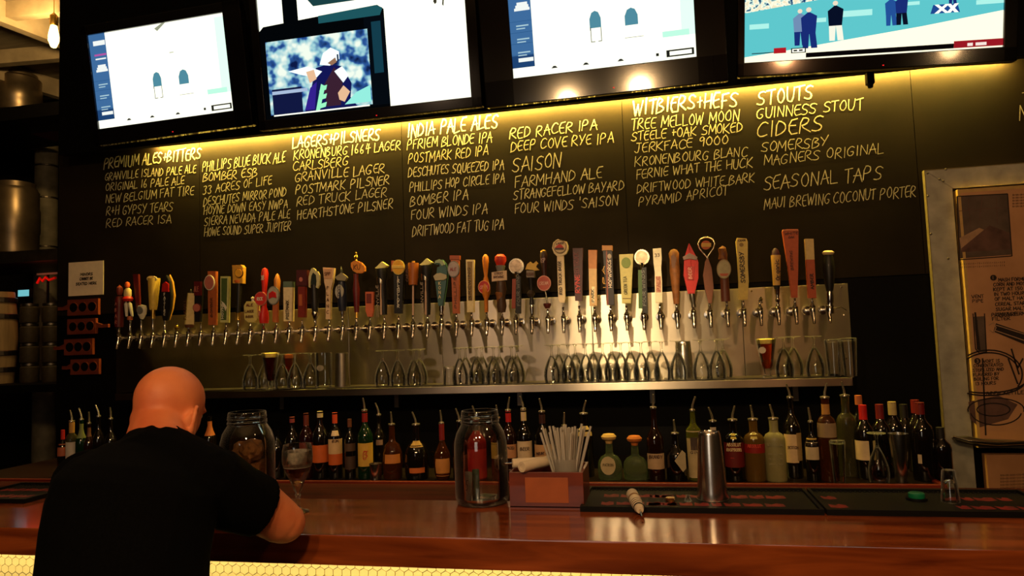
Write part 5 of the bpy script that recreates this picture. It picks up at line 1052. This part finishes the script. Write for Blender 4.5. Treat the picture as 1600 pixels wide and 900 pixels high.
BILL = mat('banknote_green', (110,130,110), .7, noise=.25, scale=40); BILL2 = mat('banknote_blue', (130,160,164), .7, noise=.25, scale=40); COPPER = mat('coin_copper', (150,84,44), .35, metal=.9, noise=.2)
def note(t_label, x, y, z, w_, h_, rz, tilt, m, st=None, bend=.01):
    n = 8; bm = bmesh.new(); rows = []
    for j in range(2):
        rows.append([bm.verts.new((w_*(i/n-.5), bend*math.sin(i/n*PI), h_*j)) for i in range(n+1)])
    fs = [bm.faces.new((rows[0][i], rows[0][i+1], rows[1][i+1], rows[1][i])) for i in range(n)]
    r2 = bmesh.ops.solidify(bm, geom=bm.faces[:], thickness=.0006)
    o = link('banknote', bm, m, None, smooth=True); tag(o, t_label, 'banknote'); o.location = (x,y,z); o.rotation_euler = (R(tilt),0,R(rz))
    if st:
        b2 = bmesh.new(); letters(b2, st, (-w_*.2,-.002,h_*.35), Vector((1,0,0)), Vector((0,0,1)), w_*.4, h_*.35, .0016, .02, proud=.0004); link('lettering', b2, lm((40,60,60)), o, mats='keep')
    return o
t, r_, h, x, Y = jar(752,643,83,'large clear glass tip jar with upright notes, left of the wooden box',1)
note('upright grey green banknote at the left inside the front tip jar', x-.038, Y-.035, ZT+.0125, .036,.078,-14,-6,mat('note_grey',(186,190,176),.7,noise=.2,scale=40),'D5')
note('folded green banknote beside the grey one inside the front tip jar', x-.012, Y-.020, ZT+.0125, .020,.082,10,-4,BILL)
o = link('banknote', bx(-.03,.03,-.018,.018,0,.001), BILL2); tag(o,'pale blue banknote lying flat on the floor of the front tip jar','banknote'); o.location = (x+.01,Y-.02,ZT+.0115); o.rotation_euler.z = .3
o = link('banknote', bx(-.022,.022,-.014,.014,0,.001), BILL); tag(o,'green banknote lying at the back of the front tip jar','banknote'); o.location = (x+.005,Y+.038,ZT+.0115); o.rotation_euler.z = -.5
t, r_, h, x, Y = jar(387,645,82,'large clear glass tip jar behind the man\'s right arm, filled with brown paper',1)
CRU = mat('brown_paper', (150,104,60), .8, noise=.35, scale=22, bump=.5)
for k, (dx,dy,dz,rr_) in enumerate(((-.02,-.01,.052,.042),(.026,.008,.075,.040),(-.012,.008,.128,.044),(.024,-.014,.148,.034))):
    bm = bmesh.new(); bmesh.ops.create_icosphere(bm, subdivisions=3, radius=rr_)
    for v in bm.verts: v.co *= 1+.28*noise.noise(v.co*70+Vector((k,0,0)))+random.uniform(-.05,.05)
    o = link('crumpled_paper', bm, CRU); o.location = (x+dx,Y+dy,ZT+dz); tag(o, 'crumpled brown paper in the jar behind the man\'s arm, '+('bottom left','bottom right','upper left','topmost right')[k], 'paper', 'crumpled papers in the left jar')
# goblet of dark beer
Y = 1.81; x = XatZ(465,Y,ZT+.1); s = mpp(463,750,Y); hg = P(463,694,Y).z - ZT; r_ = 23.5*s
t = empty('beer_goblet', (x,Y,ZT), 'stemmed goblet half full of dark red beer, on the bar by the man\'s elbow', 'glass')
w_ = .0016
zb_ = hg*.36
out = [(0,0),(r_*.72,0),(r_*.72,.0025),(r_*.3,.008),(.006,.016),(.0048,.026),(.0062,zb_*.62),(.0085,zb_*.70),(.0052,zb_*.78),(.012,zb_*.92),(r_*.40,zb_+.012),(r_*.72,hg*.56),(r_*.97,hg*.72),(r_,hg*.80),(r_*.97,hg*.92),(r_*.88,hg)]
inn = [(r_*.88-w_,hg),(r_*.97-w_,hg*.92),(r_-w_,hg*.80),(r_*.97-w_,hg*.72),(r_*.72-w_,hg*.56+.001),(r_*.40-w_,zb_+.014),(0,zb_+.002)]
link('glass_body', lathe(out+inn, 36), GLASS, t, smooth=True)
link('beer', lathe([(0,zb_+.003),(r_*.38-w_,zb_+.015),(r_*.715-w_*1.5,hg*.56+.001),(r_*.90,hg*.665),(0,hg*.665)], 32), mat('dark_red_beer',(84,5,2),.04,trans=.9,noise=0,ior=1.33), t, smooth=True)
link('foam_lace', lathe([(r_*.90,hg*.667),(r_*.955-w_,hg*.72),(r_*.985-w_*1.4,hg*.80),(r_*.96-w_*1.4,hg*.90),(r_*.95-w_*2.4,hg*.90),(r_*.93-w_*2,hg*.72),(0,hg*.69),(0,hg*.667)], 32), mat('foam_lace',(206,196,186),.8,noise=.4,scale=60,trans=.35), t, smooth=True)
# wooden caddy with paper rolls and straws
Yc = 1.885; cf = [P(797,793,Yc), P(913,795,Yc)]; x0, x1 = cf[0].x, cf[1].x; hb = P(850,738,Yc).z - ZT; dp = .155
WB1 = mat('caddy_wood', (126,52,24), .4, noise=.25, scale=7, stretch=(1,1,4), rgb2=(88,32,16), coat=.3)
t = empty('wooden_caddy', ((x0+x1)/2, Yc, ZT), 'reddish wooden box with plain orange plate on its front, holding paper rolls and straws', 'box')
a_ = (x1-x0)/2; tk = .007
link('front_board', bx(-a_,a_,0,tk,.002,hb,bev=.001), WB1, t); link('back_board', bx(-a_,a_,dp-tk,dp,.002,hb), WB1, t)
link('side_board', bx(-a_,-a_+tk,tk,dp-tk,.002,hb), WB1, t); link('side_board', bx(a_-tk,a_,tk,dp-tk,.002,hb), WB1, t); link('bottom_board', bx(-a_,a_,0,dp,0,.006), WB1, t)
link('divider', bx(.012,.018,tk,dp-tk,.006,hb*.85), WB1, t)
pa, pb = P(820,746,Yc), P(889,786,Yc); link('orange_plate', bx(pa.x-(x0+x1)/2, pb.x-(x0+x1)/2, -.0015, 0, pb.z-ZT, pa.z-ZT, bev=.0006), mat('terracotta_plate',(176,92,48),.5,noise=.1,scale=20), t)
xc = (x0+x1)/2
NAP = mat('paper_napkin', (226,208,180), .8, noise=.06)
def roll(p, L, r_, rz, ry, label):
    t = empty('napkin_roll', p, label, 'napkin', 'rolled paper napkins')
    bm = rot_lathe([(0,.002),(r_*.45,.002),(r_*.5,0),(r_*.95,0),(r_,.003),(r_,L-.003),(r_*.95,L),(r_*.5,L),(r_*.45,L-.002),(0,L-.002)], (math.cos(rz)*math.cos(ry), math.sin(rz)*math.cos(ry), math.sin(ry)), (0,0,0), 22)
    link('rolled_paper', bm, NAP, t, smooth=True); return t
zr = ZT+hb+.0155
r1 = roll((xc-.062, Yc-.010, zr), .125, .0145, R(58), 0, 'rolled paper napkin lying across the wooden box, its open end to the front'); 
bm = tube([(0,0,0),(.014,.03,.003)],.0028,8); o = link('fork_handle', tube([(.068,.108,.001),(.095,.145,.004)],.003,8), CHROME, r1, smooth=True)
r2 = roll((xc-.100, Yc+.050, zr-.001), .11, .013, R(20), 0, 'rolled paper napkin behind the other one on the wooden box'); link('fork_handle', tube([(-.02,-.006,0),(0.0,0,0)],.003,8), CHROME, r2, smooth=True)
# straws in a clear cup
xs, ys = xc+.048, Yc+.07; STR = mat('white_straw', (206,200,190), .45, noise=.04, trans=.2)
cup = empty('straw_cup', (xs, ys, ZT+.0065), 'frosted plastic cup full of straws standing in the wooden box', 'cup')
link('cup_wall', lathe([(0,0),(.026,0),(.036,.115),(.0345,.115),(.0248,.002),(0,.002)],28), mat('frosted_plastic',(196,190,180),.5,noise=.03,trans=.5), cup, smooth=True)
random.seed(11); n = 0
sb = mesh_of(tube([(0,0,0),(0,0,.205)], .0032, 8), STR, 'straw')
for k in range(30):
    a1 = k*2.399; q_ = math.sqrt((k+.5)/30); rb_ = .018*q_; rt_ = rb_ + (.052 if k > 8 else .03)*q_
    o = bpy.data.objects.new('drinking_straw', sb); COL.objects.link(o); b0 = Vector((xs+rb_*math.cos(a1), ys+rb_*math.sin(a1), ZT+.010)); t1 = Vector((xs+rt_*math.cos(a1+.1)*1.15, ys+rt_*math.sin(a1+.1)*.6, ZT+.20))
    o.location = b0; o.rotation_euler = (t1-b0).to_track_quat('Z','Y').to_euler(); o.scale.z = random.uniform(.90,1.0)
    tag(o, 'translucent white drinking straw in the cup on the wooden box', 'straw', 'white straws in the wooden box')
# napkin roll with dark patterned end on the bar
A = P(1000,795,1.82); B = P(986,765,1.99)
t = empty('napkin_roll', (A.x, 1.82, ZT+.016), 'rolled paper napkin with dark striped end lying alone on the bar and mat', 'napkin'); d = Vector((B.x-A.x, 1.99-1.82-.03, .016)); dn = d.normalized()
L = .125; bm = rot_lathe([(0,.0),(.009,0),(.014,.02),(.0155,.05),(.0155,L-.006),(.012,L),(0,L)], dn, (0,0,0), 22); link('rolled_paper', bm, NAP, t, smooth=True)
for k in range(4): link('dark_stripe', rot_lathe([(.0148-.001*(3-k)*.5,0),(.0158-.001*(3-k)*.5,.003),(.0150-.001*(3-k)*.4,.006)], dn, dn*(.012+k*.011), 22), RUBBER, t, smooth=True)
link('fork_handle', tube([-dn*.03+Vector((0,0,-.006)), dn*.004], .003, 8), CHROME, t, smooth=True); link('paper_band', rot_lathe([(.0158,0),(.0161,.002),(.0161,.008),(.0158,.01)], dn, dn*.075, 22), mat('tan_band',(150,110,70),.7,noise=.1), t, smooth=True)
# rubber bar mats
MTXT = mat('mat_red_print', (150,26,20), .6, noise=.3, scale=60)
def barmat(xa_, xb_, label, marks):
    y0, y1 = 1.858, 2.10; t = empty('bar_mat', ((xa_+xb_)/2, y0, ZT), label, 'mat', 'black rubber bar mats with red print'); hw = (xb_-xa_)/2; W_ = y1-y0
    bm = bmesh.new(); abox(bm, -hw, hw, 0, W_, 0, .007); abox(bm, -hw, hw, 0, .008, .007, .014); abox(bm, -hw, hw, W_-.008, W_, .007, .014); abox(bm, -hw, -hw+.008, .008, W_-.008, .007, .014); abox(bm, hw-.008, hw, .008, W_-.008, .007, .014)
    link('mat_base', bm, RUBBER, t)
    nb = bmesh.new(); nn = int(2*hw/.012)
    for i in range(nn):
        for yy in (.016, W_-.016): lathe([(0,.0095),(.003,.0095),(.004,.007)], 6, bm=nb, c=(-hw+.012+i*.012, yy, 0))
    o = link('rubber_nubs', nb, RUBBER, t); o['kind'] = 'stuff'
    for (a1, a2) in marks:
        for yy in (.05, .14):
            b3 = bmesh.new(); q1 = a1
            rnd = random.Random(int(a1*1000)+int(yy*100))
            while q1 < a2-.03:
                wl = rnd.uniform(.025,.05); pts = [(q1+rnd.uniform(-.003,.003), yy),(q1+wl*.5, yy-rnd.uniform(0,.008)),(q1+wl, yy+.002),(q1+wl*.96, yy+.030+rnd.uniform(-.006,.006)),(q1+wl*.6,yy+.036),(q1+wl*.35, yy+.022),(q1, yy+.034)]
                b3.faces.new([b3.verts.new((a_, b_, .0076)) for a_, b_ in pts]); q1 += wl+.006
            link('red_print', b3, MTXT, t)['kind'] = 'stuff'
m0, m1, m2 = P(912,780,1.95).x, P(1275,780,1.95).x, P(1640,780,1.95).x
hw = (m1-m0)/2; barmat(m0, m1, 'black rubber bar mat with red print, carrying the tall steel shaker', [(-hw+.05, -hw+.27),(hw-.42, hw-.06)])
hw = (m2-m1-.006)/2; barmat(m1+.006, m2, 'black rubber bar mat with red print, carrying the shot glass, at the right', [(-hw+.02,-.18),(0.05,hw-.03)])
m3, m4 = P(-30,780,1.95).x, P(78,780,1.95).x
hw = (m4-m3)/2; barmat(m3, m4, 'black rubber bar mat with red print at the left edge beyond the man', [(-hw+.02, hw-.02)])
# shaker, shot glass, coins, cap on the mats
zm = ZT+.0072
tin(1112,1.985,674,zm,34,47,'tall upturned steel cocktail shaker on the bar mat, right of the middle',name='cocktail_shaker',m=SHK)
Y = 1.985; x = XatZ(1484,Y,zm+.03); s = mpp(1484,755,Y); h = P(1484,734,Y).z-zm
t = empty('shot_glass', (x,Y,zm), 'upturned shot glass on the bar mat at the right', 'glass')
link('glass_wall', lathe([(0,h),(9*s,h),(10*s,h-.003),(13.5*s,0),(12.3*s,0),(9*s,h*.60),(5*s,h*.68),(0,h*.70)], 28), GLASS, t, smooth=True)
A = P(1047,783,1.955); random.seed(5)
for k in range(5):
    o = link('coin', lathe([(0,0),(.0118,0),(.012,.0003),(.012,.0017),(.0118,.002),(0,.002)],22), COPPER if k % 2 else BRASS, None, (A.x+random.uniform(-.0015,.0015), 1.955+random.uniform(-.001,.001), zm+k*.0021)); tag(o, 'small coin in the stack on the bar mat, '+('bottom of the stack','second from the bottom','middle one','second from the top','on top')[k], 'coin', 'coins stacked on the bar mat')
A = P(1075,783,1.955); t = empty('clear_cap', (A.x,1.955,zm), 'tiny clear glass stopper between the coin stack and the steel shaker', 'stopper')
link('stopper_body', lathe([(0,0),(.008,0),(.009,.006),(.005,.012),(.007,.016),(0,.018)],16), GLASS, t, smooth=True); link('stopper_foot', lathe([(.008,0),(.0105,.0),(.0105,.002),(.008,.003)],16), GLASS, t)
Y = 2.0; x = XatZ(1432,Y,zm+.01); s = mpp(1432,773,Y)
t = empty('green_cap', (x,Y,zm), 'flat round green cap on a dark disc, left of the shot glass', 'cap')
link('dark_disc', lathe([(0,0),(15*s,0),(15*s,.006),(0,.006)],28), RUBBER, t, smooth=True); link('cap_top', lathe([(0,.006),(11.5*s,.006),(12*s,.009),(11.6*s,.017),(10*s,.019),(0,.019)],28), mat('green_plastic',(14,110,70),.4,noise=.05), t, smooth=True)

# ------------------------------------------------------------------ the seated man
def sph(bm, c, r, sx=1, sy=1, sz=1, rot=None, sub=3):
    res = bmesh.ops.create_icosphere(bm, subdivisions=sub, radius=1.0); c = Vector(c)
    for v in res['verts']:
        p = Vector((v.co.x*r*sx, v.co.y*r*sy, v.co.z*r*sz)); v.co = c + (rot @ p if rot else p)
def limb(bm, pts, rs, seg=16):
    tube(pts, rs, seg, bm=bm); 
    for p, r_ in ((pts[0], rs[0]), (pts[-1], rs[-1])): sph(bm, p, r_*.999, sub=2)
def loft(bm, rings, n=24, power=2.3):
    rows = []
    for c, u, v in rings:
        row = []
        for i in range(n):
            a_ = 2*PI*i/n; ca, sa = math.cos(a_), math.sin(a_)
            ca = math.copysign(abs(ca)**(2/power), ca); sa = math.copysign(abs(sa)**(2/power), sa)
            row.append(bm.verts.new(Vector(c)+Vector(u)*ca+Vector(v)*sa))
        rows.append(row)
    for a_, b_ in zip(rows, rows[1:]):
        for i in range(n): bm.faces.new((a_[i], a_[(i+1)%n], b_[(i+1)%n], b_[i]))
    bm.faces.new(rows[0][::-1]); bm.faces.new(rows[-1])
def organic(name, bm, m, parent, vox=.006, smooth=6, fac=.6):
    bmesh.ops.recalc_face_normals(bm, faces=bm.faces[:])
    me = bpy.data.meshes.new(name); bm.to_mesh(me); bm.free(); me.materials.append(m)
    o = bpy.data.objects.new(name, me); COL.objects.link(o)
    r_ = o.modifiers.new('remesh','REMESH'); r_.mode = 'VOXEL'; r_.voxel_size = vox; r_.use_smooth_shade = True
    s_ = o.modifiers.new('smooth','SMOOTH'); s_.iterations = smooth; s_.factor = fac
    dg = bpy.context.evaluated_depsgraph_get(); ev = o.evaluated_get(dg); nm = bpy.data.meshes.new_from_object(ev)
    o.modifiers.clear(); o.data = nm; nm.name = name
    if not nm.materials: nm.materials.append(m)
    nm.polygons.foreach_set('use_smooth', [True]*len(nm.polygons)); o.parent = parent
    return o
SKIN = bpy.data.materials.new('warm_skin'); SKIN.use_nodes = True
b_ = SKIN.node_tree.nodes['Principled BSDF']; nt = SKIN.node_tree
n_ = nt.nodes.new('ShaderNodeTexNoise'); n_.inputs['Scale'].default_value = 9; n_.inputs['Detail'].default_value = 6
tc_ = nt.nodes.new('ShaderNodeTexCoord'); nt.links.new(tc_.outputs['Object'], n_.inputs['Vector'])
r_ = nt.nodes.new('ShaderNodeValToRGB'); r_.color_ramp.elements[0].color = lin((206,108,66)); r_.color_ramp.elements[1].color = lin((226,134,84)); r_.color_ramp.elements[0].position = .35; r_.color_ramp.elements[1].position = .65
nt.links.new(n_.outputs[0], r_.inputs[0]); nt.links.new(r_.outputs[0], b_.inputs['Base Color']); b_.inputs['Roughness'].default_value = .55
b_.inputs['Subsurface Weight'].default_value = .12; b_.inputs['Subsurface Radius'].default_value = (.02,.008,.004); b_.inputs['Subsurface Scale'].default_value = .5
CLOTH = mat('black_cotton', (7,7,8), .95, noise=.2, scale=200, spec=.05); DENIM = mat('dark_denim', (14,16,24), .9, noise=.2, scale=120)

man = empty('person', (P(190,1000,1.20).x, 1.20, 0), 'bald man in black t-shirt seen from behind, leaning his elbow on the bar', 'person')
MO = man.location.copy()
def V(px, py, Y): return P(px, py, Y) - MO
def VZ(px, py, Y, z): q = P(px, py, Y); return Vector((q.x, Y, z)) - MO
by = R(-14)                                   # torso turned a little to the right
U = Vector((math.cos(by), math.sin(by), 0)); W2 = Vector((-math.sin(by), math.cos(by), 0))
def rings(grow):
    L = [((185,1060,1.16),.165,.120),((187,1000,1.17),.175,.128),((190,950,1.19),.172,.125),((192,900,1.21),.170,.122),((196,850,1.24),.172,.124),((204,805,1.28),.180,.126),((214,765,1.31),.186,.122),((224,738,1.34),.166,.110),((233,718,1.365),.128,.092),((242,702,1.385),.096,.078)]
    out = []
    for (x,y,Y), hw, hd in L:
        out.append((V(x,y,Y), U*(hw+grow), (W2+Vector((0,0,-.35)))*(hd+grow)*.95))
    return out
ZE = ZT + .046 - MO.z
SR, SL = V(336,744,1.37), V(142,752,1.31)
ER = VZ(446,826,1.515, ZT+.050); EL = VZ(118,830,1.50, ZT+.050)
WR_ = ER + Vector((-.205,.135,-.012)); WL_ = EL + Vector((.17,.17,-.012))
fyaw, fpit = R(-8), R(-22)
RH = Matrix.Rotation(fyaw, 3, 'Z') @ Matrix.Rotation(fpit, 3, 'X')
HC = V(271,627,1.50)
def hp(x, y, z): return HC + RH @ Vector((x,y,z))*.93
skin = bmesh.new()
loft(skin, rings(-.012))
limb(skin, [V(247,715,1.385), V(246,684,1.425), V(250,650,1.475)], [.080,.066,.058])
sph(skin, hp(0,-.012,.0), 1, .072, .086, .080, RH)          # skull
sph(skin, hp(0,-.032,-.022), 1, .062, .060, .058, RH)        # back of the head
sph(skin, hp(0,.016,-.040), 1, .060, .064, .070, RH)         # face
sph(skin, hp(0,.050,-.088), 1, .040, .040, .030, RH)         # chin
sph(skin, hp(-.008,-.040,-.058), 1, .052, .044, .046, RH)        # nape
limb(skin, [hp(0,.070,-.018), hp(0,.088,-.048)], [.006,.011])            # nose
sph(skin, hp(0,.074,-.076), 1, .024, .010, .011, RH)         # lips
for s_ in (-1,1):
    sph(skin, hp(s_*.028,.068,-.006), 1, .022, .012, .007, RH)           # brow
    ring = [hp(s_*((.084 if s_ > 0 else .074)+(.022 if s_ > 0 else .012)*(1-math.cos(a_))*.6), -.010+.019*math.cos(a_+.25), -.052+.033*math.sin(a_)) for a_ in [i*2*PI/14 for i in range(15)]]
    tube(ring, .0066, 8, bm=skin, cap=False)
    sph(skin, hp(s_*(.081 if s_ > 0 else .073),-.008,-.054), 1, .009, .015, .024, RH)
limb(skin, [SR, (SR+ER)/2+Vector((.004,0,.0)), ER+Vector((-.006,-.006,.004)), ER], [.058,.056,.050,.046])
limb(skin, [ER, ER+(WR_-ER)*.35, WR_], [.047,.045,.030])
limb(skin, [SL, (SL+EL)/2, EL], [.055,.048,.042]); limb(skin, [EL, EL+(WL_-EL)*.35, WL_], [.042,.042,.029])
def hand(bm, wr, d, side):
    d = d.normalized(); sd = Vector((0,0,1)).cross(d).normalized()*side; up_ = Vector((0,0,1))
    palm = wr + d*.055; rot = Matrix((sd, d, up_)).transposed()
    sph(bm, palm, 1, .042, .052, .017, rot)
    for i, (o_, L_) in enumerate(((-.030,.058),(-.010,.070),(.011,.078),(.031,.072))):
        b0 = palm + d*.040 + sd*(-o_); 
        limb(bm, [b0, b0+d*L_*.45+up_*.005, b0+d*L_*.8-up_*.008, b0+d*L_-up_*.018], [.0092,.0088,.0080,.0070], 10)
    t0 = palm - d*.018 + sd*.032
    limb(bm, [t0, t0+d*.028+sd*.026, t0+d*.056+sd*.032-up_*.006], [.0125,.0105,.0085], 10)
hand(skin, WR_, Vector((-1,.45,0)), 1); hand(skin, WL_, Vector((.8,.6,0)), -1)
HIP = V(187,1030,1.17)
legs = []
for s_ in (-1,1):
    h0 = HIP + U*s_*.085 + Vector((0,0,-.005)); kn = Vector((h0.x+s_*.02, h0.y+.38, .80)); an = Vector((kn.x, kn.y-.10, .34)); legs.append((h0,kn,an))
    limb(skin, [h0,(h0+kn)/2,kn], [.082,.074,.055]); limb(skin, [kn,kn*.7+an*.3,an], [.054,.054,.036]); limb(skin, [an+Vector((0,-.02,-.03)), an+Vector((0,.13,-.05))], [.036,.032])
body = organic('body', skin, SKIN, man, .0052, 5)
# eyes
EYE = mat('eye_white', (226,220,210), .2, noise=0); EYD = mat('eye_dark', (30,22,18), .1, noise=0)
for s_ in (-1,1):
    bm = bmesh.new(); sph(bm, hp(s_*.028,.066,-.020), .0105); e_ = link('eyeball', bm, EYE, body, smooth=True); bm = bmesh.new(); sph(bm, hp(s_*.028,.0755,-.021), .0042); link('iris', bm, EYD, body, smooth=True)
bm = bmesh.new(); tube([hp(-.02,.080,-.078), hp(0,.085,-.077), hp(.02,.080,-.078)], .0016, 6, bm=bm); link('mouth_line', bm, mat('lip_line',(120,50,44),.5,noise=0), body)
# t-shirt
sh_ = bmesh.new(); loft(sh_, rings(.006))
limb(sh_, [V(242,730,1.375), V(247,716,1.395)], [.098,.086])
HEM = SR + (ER-SR)*.66
limb(sh_, [V(262,730,1.38), SR+Vector((-.01,-.01,-.006))], [.085,.072]); limb(sh_, [V(228,736,1.37), SL+Vector((.01,-.01,-.006))], [.085,.070])
tube([SR+Vector((-.01,-.008,-.004)), SR+(ER-SR)*.3+Vector((-.008,-.004,-.012)), HEM], [.074,.074,.0665], 22, bm=sh_)
tube([SL, SL+(EL-SL)*.3, SL+(EL-SL)*.66], [.074,.072,.066], 22, bm=sh_)
shirt = organic('t_shirt', sh_, CLOTH, man, .006, 4, .5)
tube_c = [V(247,703,1.404)+U*.074*math.cos(a_)+W2*.070*math.sin(a_)+Vector((0,0,-.020*math.sin(a_)+.003)) for a_ in [i*2*PI/28 for i in range(29)]]
link('collar', tube(tube_c, .007, 10, cap=False), CLOTH, shirt, smooth=True)
jn = bmesh.new(); loft(jn, rings(.0)[:3]); sph(jn, HIP+Vector((0,-.01,-.03)), 1, .175,.135,.10)
for h0,kn,an in legs: limb(jn, [h0,(h0+kn)/2,kn], [.096,.088,.070]); limb(jn, [kn,kn*.6+an*.4,an+Vector((0,0,.02))], [.070,.068,.062])
organic('jeans', jn, DENIM, man, .009, 3, .5)
for h0,kn,an in legs:
    so = bmesh.new(); limb(so, [an+Vector((0,-.03,-.035)), an+Vector((0,.06,-.04)), an+Vector((0,.17,-.055))], [.046,.046,.036]); organic('shoe', so, BLACK, man, .008, 2)
# stool
SZ = (HIP.z) - .135
st_ = empty('bar_stool', (man.location.x+HIP.x, man.location.y+HIP.y-.01, 0), 'dark round bar stool under the man in the black t-shirt', 'stool')
link('seat', lathe([(0,SZ-.05),(.17,SZ-.05),(.185,SZ-.035),(.18,SZ-.01),(.15,SZ),(0,SZ)],32), mat('stool_seat',(50,28,16),.5,noise=.2), st_, smooth=True)
for k in range(4):
    a_ = PI/4+k*PI/2; link('leg', tube([(.12*math.cos(a_),.12*math.sin(a_),SZ-.045),(.21*math.cos(a_),.21*math.sin(a_),0)], .013, 10), RUBBER, st_, smooth=True)
link('foot_ring', tube([(.185*math.cos(a_),.185*math.sin(a_),.24) for a_ in [i*2*PI/24 for i in range(25)]], .009, 8, cap=False), RUBBER, st_, smooth=True)
